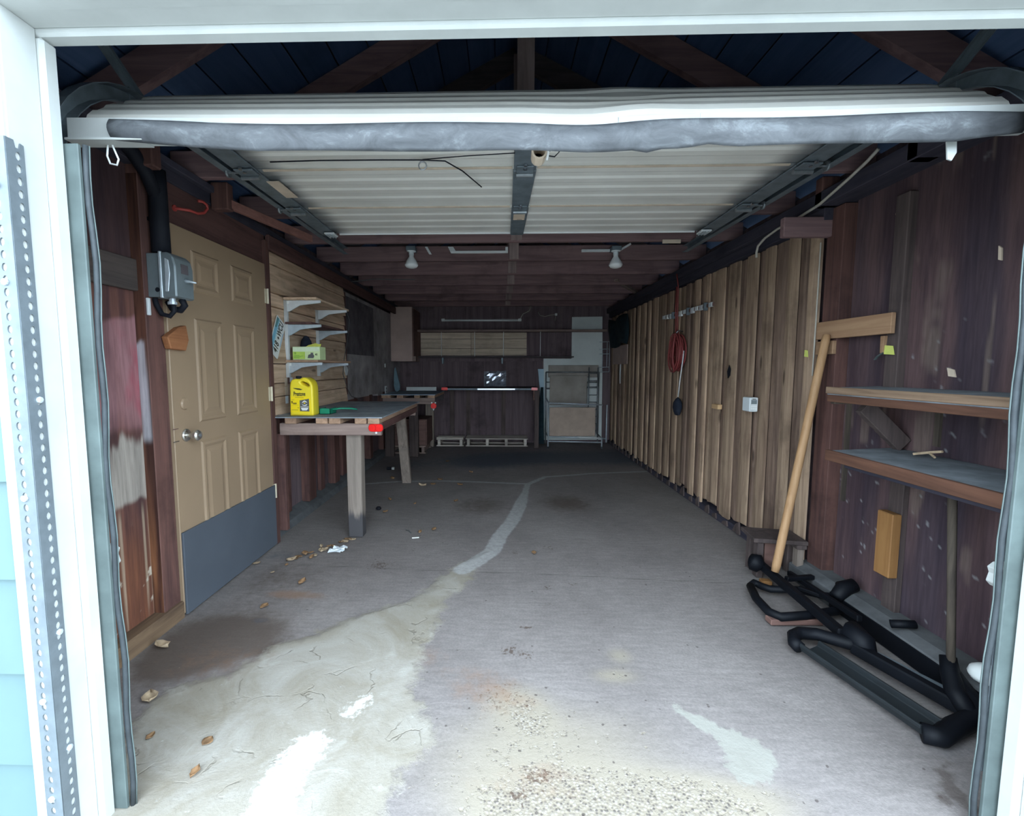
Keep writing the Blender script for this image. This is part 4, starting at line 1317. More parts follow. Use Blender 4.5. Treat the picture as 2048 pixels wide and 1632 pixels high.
# shelf standards, brackets and boards
for yy, lab, zt in ((3.63, 'white slotted shelf standard beside the licence plate', 1.845), (4.25, 'white slotted shelf standard farther from the licence plate', 1.835)):
    s_ = tag(thing('shelf_standard', (-1.70, yy, 1.2), lab, 'shelf standard'))
    cut_sheet('channel', M['white_metal'], [(-.013, 0), (.013, 0), (.013, zt - 1.22), (-.013, zt - 1.22)],
              [[(-.002, .02 + .05 * k), (.002, .02 + .05 * k), (.002, .045 + .05 * k), (-.002, .045 + .05 * k)] for k in range(12)], .026, ((-1.684, yy, 1.22), (0, 1, 0), (0, 0, 1), (1, 0, 0)), s_)
for z, xf, ya, yb, mat, lab in ((1.842, -1.425, 3.585, 4.36, 'plank_h', 'topmost of the three wooden wall shelves on white brackets'),
                                (1.655, -1.475, 3.60, 4.36, 'red_y', 'middle of the three wooden wall shelves on white brackets'),
                                (1.358, -1.425, 3.585, 4.38, 'bench_y', 'lowest of the three wall shelves, holding the green carton')):
    sh = tag(thing('wall_shelf', (-1.69, 3.6, z), lab, 'shelf'), None, None, 'wall shelves on the left')
    box('shelf_board', M[mat], sh, -1.684, xf, ya, yb, z - .018, z, .002)
    for yy in (3.63, 4.25):
        zz = z - .019
        MB().extrude([(-1.684, yy - .007, zz), (-1.408, yy - .007, zz), (-1.408, yy - .007, zz - .020), (-1.50, yy - .007, zz - .030), (-1.575, yy - .007, zz - .040), (-1.625, yy - .007, zz - .068), (-1.655, yy - .007, zz - .085), (-1.684, yy - .007, zz - .088)],
                     (0, .014, 0)).build('bracket', M['galv'] if z < 1.8 else M['white_metal'], sh, .002)
    if z != 1.655:
        box('sticker', M['print_white'], sh, -1.672, -1.655, 3.6215, 3.6229, z - .045, z - .025)

# carton of bags and the dark bundle behind it
gb = tag(thing('carton', (-1.55, 3.72, 1.358), 'lime green bag carton with torn yellow lid on the lowest shelf', 'carton'))
X0, X1, Y0, Y1, Z0 = -1.650, -1.430, 3.64, 3.76, 1.359
box('body', M['lime_pale'], gb, X0, X1, Y0, Y1, Z0, Z0 + .105, .002)
box('front_print', M['lime'], gb, X0 + .004, X0 + .10, Y0 - .0012, Y0, Z0 + .008, Z0 + .064)
box('front_print', M['lime_pale'], gb, X0 + .10, X1 - .004, Y0 - .0012, Y0, Z0 + .008, Z0 + .064)
box('front_print', plain('carton_pale_band', (.66, .75, .52), .6, 0, .08, 20), gb, X0 + .004, X1 - .004, Y0 - .0014, Y0, Z0 + .068, Z0 + .100)
MB().extrude([(X0 + .05, Y1 - .02, Z0 + .10), (X1 - .035, Y1 - .02, Z0 + .10), (X1 - .03, Y1 - .012, Z0 + .132), (X1 - .05, Y1 - .012, Z0 + .128), (X1 - .075, Y1 - .012, Z0 + .138), (X1 - .11, Y1 - .012, Z0 + .128), (X0 + .085, Y1 - .012, Z0 + .122)], (0, .003, 0)).build('lid_flap', M['lime_yellow'], gb)
lettering('numerals', '40', M['ink'], .024, ((X1 - .030, Y0 - .0018, Z0 + .042), (1, 0, 0), (0, 0, 1), (0, -1, 0)), gb, .8, .0005, .0005)
lettering('numerals', '10', plain('carton_green_ink', (.16, .34, .05), .6), .022, ((X0 + .020, Y0 - .0018, Z0 + .052), (1, 0, 0), (0, 0, 1), (0, -1, 0)), gb, .8, .0005, .0005)
for k in range(4):
    box('print_line', plain('carton_ink_%d' % k, (.22, .42, .06), .6), gb, X0 + .012, X0 + .055 + .014 * (k % 3), Y0 - .0018, Y0 - .001, Z0 + .014 + .007 * k, Z0 + .018 + .007 * k)
cut_sheet('printed_bag', M['ink_grey'], [(-.025, -.022), (.022, -.022), (.030, -.005), (.022, .008), (.020, .026), (.012, .018), (.004, .026), (.0, .010), (-.018, .004)], [], .0008, ((X1 - .075, Y0 - .0016, Z0 + .036), (1, 0, 0), (0, 0, 1), (0, -1, 0)), gb)
pts = [(.0, 0), (.035, .002), (.055, .02), (.058, .045), (.045, .075), (.022, .092), (.0005, .096)]
nb = MB().lathe(Vector((-1.630, 3.86, 1.3585)), [(r_ * .9, h * 2.15) for r_, h in pts], 'Z', 14).build('cloth_bundle', M['navy'], None, smooth=True)
tag(nb, 'dark navy rounded cloth bundle behind the lime carton', 'bundle')

# printed labels on the boards behind the jug
lb = tag(thing('paper_labels', (-1.69, 3.42, 1.08), 'patched faded paper labels stuck on boards behind the yellow jug', 'paper label'))
c = at(578, 776, 'X', -1.690)
for k, (dy, dz, w, h, mt) in enumerate([(-.05, .05, .04, .06, 'tan_paper'), (-.005, .06, .035, .05, 'drawer'), (.04, .065, .05, .04, 'paper'), (-.05, -.02, .04, .065, 'tan_paper'), (-.005, -.01, .035, .07, 'cardboard'), (-.045, -.09, .045, .06, 'paper')]):
    box('label_piece', M[mt], lb, -1.690, -1.687, c.y + dy - w / 2, c.y + dy + w / 2, c.z + dz - h / 2, c.z + dz + h / 2)

# ------------------------------------------------------------------ near workbench
wb1 = tag(thing('workbench', (-1.3, 3.3, 0), 'long wooden workbench with grey top along the left wall', 'workbench'))
BZ = .938
box('top_sheet', M['worktop'], wb1, -1.70, -.858, 3.305, 4.87, BZ - .008, BZ, .001)
for pa, pb in ((569, 592), (631, 654), (657, 680), (709, 732), (735, 758)):
    xa, xb = at(pa, 842, 'Y', 3.31).x, at(pb, 842, 'Y', 3.31).x
    box('plank', M['bench_y'], wb1, xa, xb, 3.312, 4.86, BZ - .050, BZ - .008, .003)
box('front_beam', M['bench_x'], wb1, -1.63, at(762, 858, 'Y', 3.33).x, 3.335, 3.375, BZ - .138, BZ - .050, .003)
box('rear_beam', M['bench_x'], wb1, -1.66, -.885, 4.75, 4.79, BZ - .138, BZ - .050, .003)


def leg_mat():
    m, t, b = mat_base('stained_leg')
    v, rnd = coords(t, (16, 16, 1.0))
    g = noise_n(t, v, 1.6, 6, .62, .7)
    col = ramp(t, g, [(.28, (.15, .115, .095)), (.62, (.27, .22, .18))])
    tc = N(t, 'TexCoord')
    s = N(t, 'SeparateXYZ')
    L(t, tc.outputs['Object'], s.inputs[0])
    h = math_n(t, 'ADD', s.outputs[2], math_n(t, 'MULTIPLY', math_n(t, 'SUBTRACT', g, .5), .22))
    col = mixrgb(t, math_n(t, 'SUBTRACT', 1.0, smooth01(t, h, .15, .22)), col, (.055, .050, .052))
    L(t, col, b.inputs['Base Color'])
    b.inputs['Roughness'].default_value = .8
    bump(t, b, g, .25, .004)
    return m


M['leg'] = leg_mat()
xa, xb = at(699, 1060, 'Y', 3.42).x, at(727, 1060, 'Y', 3.42).x
MB().extrude([(xa - .0, 3.40, .002), (xb, 3.40, .002), (xb + .003, 3.40, BZ - .138), (xa - .002, 3.40, BZ - .138)], (0, .09, 0)).build('leg', M['leg'], wb1, .004)
MB().bar((-1.055, 5.11, .003), (-1.055, 4.80, BZ - .05), .10, .055, (0, 1, 0)).build('leg', M['bench_z'], wb1, .003)
box('leg', M['red_z'], wb1, -1.69, -1.63, 3.40, 3.44, .05, BZ - .138, .003)
box('gusset', M['plank_x'], wb1, -.965, -.955, 4.05, 4.40, BZ - .15, BZ - .055, .003)
box('side_rail', M['red_y'], wb1, -.90, -.875, 3.38, 4.80, BZ - .105, BZ - .050, .002)
yb_ = at(751, 856, 'Y', 3.325)


def reflector(name, lab, parts, c, nrm_y=-1):
    rf = tag(thing(name, c, lab, 'reflector'))
    for nm, outline, dep, mt in parts:
        cut_sheet(nm, mt, outline, [], dep, ((c[0], c[1] - dep / 2, c[2]), (1, 0, 0), (0, 0, 1), (0, -1, 0)), rf, .0015)
    return rf


rr = reflector('reflector', 'double red oval reflector screwed to the near workbench beam', [('lens', [(p[0] - .026, p[1]) for p in rrect(.050, .052, .020)], .012, M['red_plastic']), ('lens', [(p[0] + .026, p[1]) for p in rrect(.050, .052, .020)], .012, M['red_plastic']),
               ('backing', rrect(.108, .058, .024), .004, M['red_plastic'])], (yb_.x, 3.3345, yb_.z))
MB().lathe(Vector((yb_.x + .004, 3.330, yb_.z - .036)), [(.008, 0), (.008, -.004)], 'Y', 8).build('screw', M['print_white'], rr)

# yellow jug
jg = tag(thing('jug', (-1.42, 3.40, BZ), 'yellow one gallon antifreeze jug at the near end of the workbench', 'jug'))
S = .000272
JY, JD = 3.385, .115
jo = Vector((at(577, 833, 'Y', 3.36).x, JY, BZ + .0008))


def J(zx, zy):
    return ((zx - 370) * S, (1275 - zy) * S)


body = [J(*p) for p in [(385, 1275), (372, 1245), (378, 800), (385, 470), (402, 350), (450, 285), (540, 258), (610, 262), (650, 272), (700, 238), (770, 218), (840, 228), (930, 285), (990, 370), (1018, 470), (1026, 620), (1026, 1230), (1010, 1270)]]
hole = [J(*p) for p in [(682, 345), (700, 382), (790, 438), (880, 472), (918, 462), (924, 430), (890, 392), (800, 345), (720, 322)]]
cut_sheet('body', M['yellow'], body, [hole], JD, (jo + Vector((0, JD / 2, 0)), (1, 0, 0), (0, 0, 1), (0, -1, 0)), jg, .012)
MB().lathe(jo + Vector(((560 - 370) * S, JD / 2, (1275 - 262) * S - .006)), [(.018, 0), (.018, .010), (.021, .010), (.021, .024), (.018, .026)], 'Z', 16).build('cap', M['black'], jg)
fj = lambda zx, zy, d=.0006: (jo + Vector(((zx - 370) * S, -.012 * 0 - d, (1275 - zy) * S)), (1, 0, 0), (0, 0, 1), (0, -1, 0))


def jprint(nm, pts_, mt, d=.0006):
    cut_sheet(nm, mt, [J(*p) for p in pts_], [], .0008, (jo + Vector((0, -d, 0)), (1, 0, 0), (0, 0, 1), (0, -1, 0)), jg)


jprint('front_label', [(410, 740), (930, 740), (930, 1170), (410, 1170)], M['yellow_label'], .0004)
jprint('swoosh', [(470, 508), (560, 515), (660, 522), (742, 548), (690, 566), (600, 556), (530, 535)], M['ink'])
lettering('lettering', 'Prestone', M['ink'], .044, fj(655, 675, .0012), jg, .56, .0006, .0011)
jprint('print_line', [(530, 758), (770, 768), (770, 780), (530, 770)], M['ink_faint'], .001)
jprint('dark_label', [(655, 850), (915, 805), (915, 1155), (655, 1148)], M['ink_grey'], .001)
jprint('emblem', [(715, 930), (740, 880), (790, 850), (840, 875), (865, 920), (830, 900), (790, 885), (750, 905)], M['print_white'], .0016)
jprint('emblem', [(715, 955), (780, 985), (860, 950), (850, 985), (790, 1003), (735, 985)], M['print_white'], .0016)
jprint('emblem', [(755, 925), (790, 905), (825, 925), (790, 945)], M['yellow_label'], .0016)
jprint('emblem', [(672, 1018), (905, 1022), (905, 1036), (672, 1032)], M['print_white'], .0016)
jprint('emblem', [(685, 1055), (890, 1055), (880, 1085), (840, 1125), (720, 1125), (695, 1085)], M['print_white'], .0016)
for k, (zx, zy, w, h) in enumerate([(425, 830, 80, 12), (425, 870, 36, 26), (425, 905, 40, 24), (470, 920, 100, 22), (470, 948, 90, 14), (425, 975, 190, 6), (425, 1105, 180, 16), (590, 1045, 40, 20)]):
    jprint('print_line', [(zx, zy), (zx + w, zy), (zx + w, zy + h), (zx, zy + h)], M['ink'] if k in (1, 2, 3) else M['ink_faint'], .001)

# green scoop
gs = tag(thing('scoop', (-1.3, 3.62, BZ), 'green plastic hand scoop lying beside the yellow jug', 'scoop'))
sx_, sy_ = at(640, 832, 'Z', BZ).x, at(640, 832, 'Z', BZ).y
sw, sd2, shh = .085, .13, .045
o = Vector((sx_ - .05, 3.50, BZ + .001))
mb = MB()
mb.box(o.x, o.x + sw, o.y, o.y + sd2, o.z, o.z + .004)
mb.box(o.x, o.x + .004, o.y, o.y + sd2, o.z, o.z + shh)
mb.box(o.x + sw - .004, o.x + sw, o.y, o.y + sd2, o.z, o.z + shh)
mb.box(o.x, o.x + sw, o.y, o.y + .004, o.z, o.z + shh)
mb.build('tray', M['green_plastic'], gs)
MB().tube([o + Vector((sw, .05, .032)), o + Vector((sw + .05, .07, .040)), o + Vector((sw + .13, .11, .036)), o + Vector((sw + .17, .13, .026))], [.013, .012, .012, .008], 8, False, .7).build('grip', M['green_plastic'], gs, smooth=True)

# ------------------------------------------------------------------ rear workbench
wb2 = tag(thing('workbench', (-1.3, 7.0, 0), 'shorter blue grey topped workbench in the rear left corner', 'workbench'))
Z2 = .915
box('top_sheet', M['worktop2'], wb2, -1.70, -.925, 6.50, 7.60, Z2 - .01, Z2, .001)
for xa, xb in ((-1.69, -1.56), (-1.47, -1.38), (-1.22, -1.14), (-1.03, -.93)):
    box('plank', M['bench_y'], wb2, xa, xb, 6.505, 7.59, Z2 - .05, Z2 - .01, .002)
box('front_beam', M['bench_x'], wb2, -1.68, -.93, 6.53, 6.57, Z2 - .14, Z2 - .05, .003)
box('rear_beam', M['dark_x'], wb2, -1.68, -.93, 7.52, 7.56, Z2 - .14, Z2 - .05, .003)
for xx, yy, mt in ((-1.25, 6.58, 'dark_z'), (-1.15, 7.44, 'bench_z'), (-1.61, 6.6, 'dark_z'), (-1.61, 7.44, 'dark_z')):
    box('leg', M[mt], wb2, xx - .065, xx + .065, yy, yy + .07, .002, Z2 - .05, .003)
c = at(867, 812, 'Y', 6.52)
circ = lambda R, n=16, cx=0, cy=0: [(cx + R * cos(2 * pi * k / n), cy + R * sin(2 * pi * k / n)) for k in range(n)]
rr = reflector('reflector', 'round red reflector with two screw ears on the rear workbench', [('lens', circ(.036), .012, M['red_plastic']), ('rim', circ(.042), .006, M['red_plastic']), ('ear', circ(.012, 8, -.026, .045), .006, M['print_white']), ('ear', circ(.012, 8, .026, .045), .006, M['print_white']),
               ('tab', [(-.016, -.036), (.016, -.036), (0, -.068)], .006, M['print_white'])], (c.x, 6.529, c.z))
cb = tag(thing('drawer_cabinet', (-1.45, 7.0, .12), 'red brown cabinet under the rear workbench on a low pallet', 'cabinet'))
box('carcass', M['drawer'], cb, -1.68, -1.10, 6.86, 7.42, .121, .52, .004)
box('door', M['drawer'], cb, -1.67, -1.42, 6.845, 6.86, .14, .50, .003)
box('door', M['drawer'], cb, -1.405, -1.12, 6.845, 6.86, .14, .50, .003)


def pallet(name, lab, x0, x1, y0, y1, h, tops, blocks, mat, side=False):
    p = tag(thing(name, ((x0 + x1) / 2, y0, 0), lab, 'pallet'))
    n = tops
    w = (y1 - y0) / n
    for k in range(n):
        box('slat', M[mat], p, x0, x1, y0 + w * k + (.006 if k else 0), y0 + w * (k + 1) - .006, h - .018, h, .002)
    for k in range(blocks):
        xx = x0 + .02 + (x1 - x0 - .085) * (k / max(1, blocks - 1))
        box('stringer', M[mat], p, xx, xx + .045, y0 + .004, y1 - .004, .018, h - .018, .002)
    box('bottom_slat', M[mat], p, x0, x1, y0, y0 + .09, .001, .018, .002)
    box('bottom_slat', M[mat], p, x0, x1, y1 - .09, y1, .001, .018, .002)
    return p


pallet('pallet', 'small pallet under the red brown cabinet', -1.68, -1.12, 6.84, 7.43, .12, 4, 2, 'bench_x')
pa = pallet('pallet', 'slatted pallet on the floor beside the rear workbench', -1.05, -.60, 7.50, 7.88, .125, 3, 2, 'pallet')
box('loose_slat', M['pallet'], pa, -1.05, -.61, 7.52, 7.58, .126, .145, .002)
box('loose_slat', M['pallet'], pa, -1.04, -.61, 7.66, 7.72, .126, .148, .002)
pallet('pallet', 'wide low pallet centred against the back wall', -.565, .46, 7.50, 7.88, .135, 4, 4, 'pallet')

# things on and above the rear bench
tag(box('trim_board', M['drywall'], None, -1.56, -1.06, 7.62, 7.64, Z2 - .02, Z2 + .06, .002), 'pale grey trim board lying behind the rear workbench top', 'board')
c = at(800, 765, 'Y', 7.2)
pd = [(-.035, -.17), (.0, -.19), (.040, -.16), (.050, -.09), (.030, .0), (.005, .13), (-.010, .20), (-.030, .17), (-.045, .02), (-.05, -.09)]
tag(cut_sheet('paddle', plain('blue_grey_paint', (.12, .19, .22), .6), pd, [], .012, ((-1.60, 7.1, Z2 + .195), (1, 0, 0), (0, -.12, .99), (0, -.99, -.12)), None, .003), 'blue grey paddle shaped board leaning in the rear left corner', 'paddle')
wc = tag(thing('wall_cabinet', (-1.58, 7.35, 1.40), 'brown wall cabinet hung in the rear left corner', 'cabinet'))
box('carcass', M['cabinet'], wc, -1.725, -1.385, 7.28, YB - .02, 1.395, 2.245, .003)
d_ = box('door', M['drawer'], wc, -1.385, -1.365, 7.30, 7.61, 1.47, 2.225, .003)
box('door', M['drawer'], wc, -1.385, -1.365, 7.62, 7.92, 1.47, 2.225, .003)
box('foot_block', M['bench_x'], wc, -1.385, -1.33, 7.285, 7.36, 1.395, 1.475, .002)

cs = tag(thing('cover_plate', at(692, 738, 'X', -1.715), 'pale grey metal plate on the left wall past the shelves', 'plate'))
c = at(692, 738, 'X', -1.70)
MB().extrude([(-1.722, c.y - .06, c.z + .06), (-1.722, c.y + .03, c.z + .03), (-1.722, c.y + .07, c.z - .01), (-1.722, c.y + .03, c.z - .07), (-1.722, c.y - .03, c.z - .075)], (.025, 0, 0)).build('plate', M['white_metal'], cs, .003)
pts = [at(690, 614, 'X', -1.69), at(699, 640, 'X', -1.69), at(697, 665, 'X', -1.69), at(693, 690, 'X', -1.69), at(688, 720, 'X', -1.69), at(686, 748, 'X', -1.69), at(695, 778, 'X', -1.69), at(703, 792, 'X', -1.685), at(722, 800, 'X', -1.69)]
tag(MB().tube(pts, .004, 6).build('cord', M['ink_grey'], None, smooth=True), 'thin dark cord hanging on the left wall past the shelf ends', 'cord')
for px, py, s_, lab in ((770, 731, .02, 'small white tag nailed to the hardboard on the left wall'), (687, 706, .014, 'tiny white peg on the left wall above the plate')):
    c = at(px, py, 'X', -1.722)
    tag(box('wall_tag', M['print_white'], None, -1.724, -1.715, c.y - s_, c.y + s_, c.z - s_ * 1.4, c.z + s_ * 1.4, .002), lab, 'tag')
c = at(775, 780, 'X', -1.70)
ol = tag(thing('outlet', c, 'small pale double socket low on the left wall near the rear bench', 'outlet'))
box('socket_plate', M['white_metal'], ol, -1.728, -1.718, c.y - .05, c.y + .05, c.z - .06, c.z + .06, .002)
for dz in (-.025, .025):
    box('socket_face', M['ink_grey'], ol, -1.718, -1.716, c.y - .02, c.y + .02, c.z + dz - .014, c.z + dz + .014)

# ------------------------------------------------------------------ back wall shelf, counter, lamp
sb = tag(thing('long_shelf', (.1, 7.8, 1.48), 'long dark double shelf across the back wall boards', 'shelf'))
box('upper_board', M['red_x'], sb, -1.36, 1.74, 7.62, 7.893, 1.892, 1.915, .002)
box('upper_edge', M['bench_x'], sb, -1.36, 1.74, 7.605, 7.62, 1.880, 1.915, .002)
box('lower_board', M['dark_x'], sb, -1.36, 1.21, 7.62, 7.893, 1.462, 1.482, .002)
for xx in (-.97, -.42, .055, .66):
    MB().tube([(xx, 7.64, 1.890), (xx, 7.64, 1.484)], .0055, 6).build('hanger_rod', M['print_white'], sb)
for xx in (-.97, .035):
    MB().extrude([(xx - .02, 7.78, 1.462), (xx + .02, 7.78, 1.462), (xx + .012, 7.78, 1.36), (xx - .012, 7.78, 1.36)], (0, .12, 0)).build('bracket', M['steel_dark'], sb, .003)
c = at(1005, 678, 'Y', 7.63)
ct = tag(thing('counter', (-.15, 7.4, 0), 'dark counter with a shiny metal edge against the back wall', 'counter'))
CZ = .972
box('top', M['dark_x'], ct, -.915, .625, 7.32, 7.93, CZ - .035, CZ, .002)
box('metal_edge', M['steel_dark'], ct, -.86, .60, 7.312, 7.32, CZ - .030, CZ - .006, .001)
tag(box('worn_edge', M['chrome'], ct, at(955, 775, 'Y', 7.31).x, at(1030, 775, 'Y', 7.31).x, 7.3105, 7.3125, CZ - .028, CZ - .008), 'bright worn stretch of the metal edge')  # brighter metal piece stands in for the highlight on the edge
box('leg', M['dark_z'], ct, .555, .625, 7.36, 7.43, .002, CZ - .035, .003)
box('leg', M['dark_z'], ct, -.86, -.79, 7.86, 7.92, .136, CZ - .035, .003)
box('bracket', M['drawer'], ct, .53, .556, 7.38, 7.42, CZ - .20, CZ - .036, .003)
for px, lab in ((889, 'rectangular red reflector at the left end of the counter edge'), (1069, 'rectangular red reflector at the right end of the counter edge')):
    c = at(px, 775, 'Y', 7.31)
    reflector('reflector', lab, [('lens', rrect(.078, .030, .008), .012, M['red_plastic']), ('backing', rrect(.100, .046, .012), .005, M['red_plastic'])], (c.x, 7.3118, CZ - .012))
c = at(990, 752, 'Y', 7.88)
wp = tag(thing('plastic_bag', (c.x, 7.86, CZ), 'flat shiny clear plastic bag propped on the back counter', 'bag'))
mb = MB()
g = []
rb2 = random.Random(2)
for j in range(7):
    g.append([(c.x - .19 + .38 * i / 8, 7.90 - .02 * (1 - j / 6) + rb2.uniform(-.012, .012), CZ + .001 + .265 * j / 6 + (rb2.uniform(-.01, .01) if j else 0)) for i in range(9)])
mb.grid(g)
o_ = mb.build('sheet', M['foil'], wp)
md = o_.modifiers.new('t', 'SOLIDIFY')
md.thickness = .004
tf = tag(thing('tube_light', (-.3, 7.9, 2.1), 'slim white fluorescent tube fixture above the back shelf', 'light fixture'))
a, c = at(886, 641, 'Y', 7.9), at(1040, 641, 'Y', 7.9)
MB().tube([a, c], .013, 10).build('tube', M['bulb'], tf, smooth=True)
box('channel', M['white_metal'], tf, a.x, c.x, 7.915, 7.936, a.z - .012, a.z + .020, .002)
for q in (a, c):
    box('end_cap', M['print_white'], tf, q.x - .025 if q is a else q.x - .03, q.x + .03 if q is a else q.x + .025, 7.88, 7.92, q.z - .015, q.z + .030, .003)
pts = [at(px, py, 'Y', 7.92) for px, py in ((1040, 638), (1046, 628), (1058, 622), (1062, 612), (1070, 604))]
tag(MB().tube(pts, .007, 6).build('lamp_cord', M['wire_pale'], None, smooth=True), 'pale flex rising from the right end of the white tube light', 'cord')
pts = [at(px, py, 'Y', 7.92) for px, py in ((1076, 624), (1080, 631), (1090, 633), (1102, 630), (1112, 629), (1111, 634), (1110, 642))]
pc_ = tag(thing('plug_cord', pts[0], 'pale plug lead dangling right of the white tube light', 'cord'))
MB().tube(pts, .006, 6).build('lead', M['wire_pale'], pc_, smooth=True)
box('plug', M['print_white'], pc_, pts[4].x - .02, pts[4].x + .02, 7.90, 7.935, pts[4].z - .02, pts[4].z + .02, .004)

# ------------------------------------------------------------------ rear right corner
dw = [at(px, py, 'Y', 7.90) for px, py in ((1144, 634), (1205, 633), (1205, 745), (1203, 880), (1087, 880), (1087, 717), (1143, 717))]
tag(MB().extrude(dw, (0, .016, 0)).build('wallboard_sheet', M['drywall'], None, .002), 'large stepped sheet of grey white wallboard in the rear right corner', 'board')
fp = [at(px, py, 'Y', 7.74) for px, py in ((1077, 738), (1089, 738), (1089, 820), (1087, 884), (1083, 884), (1080, 772))]
tag(MB().extrude([(p.x, 7.74 + .12 * (p.z / 1.3), max(.002, p.z)) for p in fp], (0, .03, 0)).build('foam_strip', M['foam'], None, .002), 'narrow pale blue sheet leaning beside the wallboard', 'sheet')
tag(MB().extrude([(p.x, 7.66 + .1 * (p.z / .9), max(.002, p.z)) for p in [at(px, py, 'Y', 7.66) for px, py in ((1078, 822), (1083, 775), (1088, 775), (1088, 888), (1077, 888))]], (0, .02, 0)).build('dark_strip', M['green_cloth'], None, .002), 'dark green strip leaning between pale sheet and metal cart', 'strip')
ca = tag(thing('metal_cart', (1.25, 7.4, 0), 'tubular metal cart frame holding cardboard by the back wall', 'cart'))
x0, x1, xm = at(1097, 806, 'Y', 7.35).x, at(1214, 806, 'Y', 7.35).x, at(1205, 806, 'Y', 7.35).x
zt = at(1097, 806, 'Y', 7.35).z
for (a, b_) in (((x0, 7.35, .0), (x0, 7.35, zt)), ((xm, 7.35, zt - .03), (x0, 7.35, zt)), ((x1, 7.35, .10), (x1, 7.35, zt - .03)), ((xm, 7.35, .0), (xm, 7.35, .17)), ((x0, 7.35, .115), (xm, 7.35, .10)), ((x0, 7.35, .19), (x1, 7.35, .16)),
                ((x0, 7.80, .0), (x0, 7.80, 1.22)), ((x0, 7.80, 1.22), (1.66, 7.80, 1.22)), ((1.66, 7.80, 1.22), (1.66, 7.80, .0)), ((x0, 7.35, zt), (x0, 7.80, zt + .06)), ((x0, 7.35, .19), (x0, 7.80, .19)), ((xm, 7.35, .17), (1.66, 7.80, .17)), ((x0, 7.8, 1.05), (1.66, 7.8, 1.05)), ((x0, 7.8, .94), (1.66, 7.8, .97))):
    MB().tube([a, b_], .011, 8).build('tube', M['galv'] if a[1] < 7.5 else M['steel_hinge'], ca, smooth=True)
MB().tube([(1.25, 7.34, .185), (x1 - .08, 7.34, .165)], .015, 8).build('pale_rod', M['white'], ca, smooth=True)
for xx in (x0, xm):
    MB().lathe(Vector((xx, 7.35, .0)), [(.018, .001), (.018, .03)], 'Z', 8).build('foot', M['rubber'], ca)
for yy, za, zb, xa, xb, mt, lab in ((7.42, .22, .655, at(1099, 830, 'Y', 7.42).x, at(1191, 830, 'Y', 7.42).x, 'cardboard', 'tan cardboard sheet in the lower half of the metal cart'),
                                    (7.76, .70, 1.16, at(1099, 830, 'Y', 7.76).x, at(1173, 830, 'Y', 7.76).x, 'cardboard2', 'dull brown cardboard sheet in the upper half of the metal cart'),
                                    (7.84, 1.16, 1.335, at(1096, 830, 'Y', 7.84).x, at(1195, 830, 'Y', 7.84).x, 'cardboard2', 'long flat brown carton laid along the cart top')):
    tag(box('cardboard_sheet' if za < 1.1 else 'flat_carton', M[mt], None, xa, xb, yy, yy + .025, za - .03, zb, .003), lab, 'cardboard')
ld = tag(thing('rung_frame', (1.55, 7.72, 0), 'narrow metal ladder frame at the right of the cart', 'ladder'))
xa, xb = at(1178, 770, 'Y', 7.7).x, at(1196, 770, 'Y', 7.7).x
for xx in (xa, xb):
    MB().tube([(xx, 7.72, .18), (xx, 7.72, 1.30)], .010, 8).build('rail', M['steel_hinge'], ld, smooth=True)
for k in range(9):
    MB().tube([(xa, 7.72, .24 + .12 * k), (xb, 7.72, .24 + .12 * k)], .008, 6).build('rung', M['steel_hinge'], ld, smooth=True)
wrk = tag(thing('wire_rack', (1.75, 7.7, 1.3), 'pale wire rack hanging in the rear right corner', 'rack'))
xa, xb = at(1199, 700, 'Y', 7.76).x, at(1219, 700, 'Y', 7.76).x
for z0 in (1.22, 1.30, 1.52, 1.60, 1.72):
    MB().tube([(xa, 7.76, z0), (xb, 7.76, z0 + .005)], .006, 6).build('wire', M['galv'], wrk, smooth=True)
for xx, z0, z1 in ((xb, 1.22, 1.72), (xa + .05, 1.22, 1.60), (xb - .04, 1.30, 1.72)):
    MB().tube([(xx, 7.76, z0), (xx, 7.76, z1)], .006, 6).build('wire', M['galv'], wrk, smooth=True)
tag(MB().tube([(1.850, 7.15, 1.05), (1.846, 7.15, 1.2), (1.850, 7.15, 1.36)], .009, 6).build('white_bar', M['white_metal'], None, smooth=True), 'thin upright white bar on the far boarded wall below the brown board', 'bar')
c0, c1 = at(1221, 650, 'X', 1.80), at(1254, 692, 'X', 1.80)
g = []
for j in range(7):
    g.append([(1.80 + .025 * sin(i * 1.3 + j * .5), c1.y + (c0.y - c1.y) * min(1, max(0, i / 8)), c0.z + .06 - .42 * j / 6 + .03 * sin(i * .9)) for i in range(9)])
o_ = MB().grid(g).build('hanging_cloth', M['green_cloth'], None, smooth=True)
md = o_.modifiers.new('t', 'SOLIDIFY')
md.thickness = .012
tag(o_, 'dark green cloth hung high at the far end of the boarded wall', 'cloth')
c0, c1 = at(1226, 700, 'X', 1.84), at(1254, 728, 'X', 1.84)
tag(box('wall_board', M['cabinet'], None, 1.835, 1.850, c1.y, c0.y, c1.z, c0.z + .05, .002), 'brown square board on the far boarded wall below the cloth', 'board')
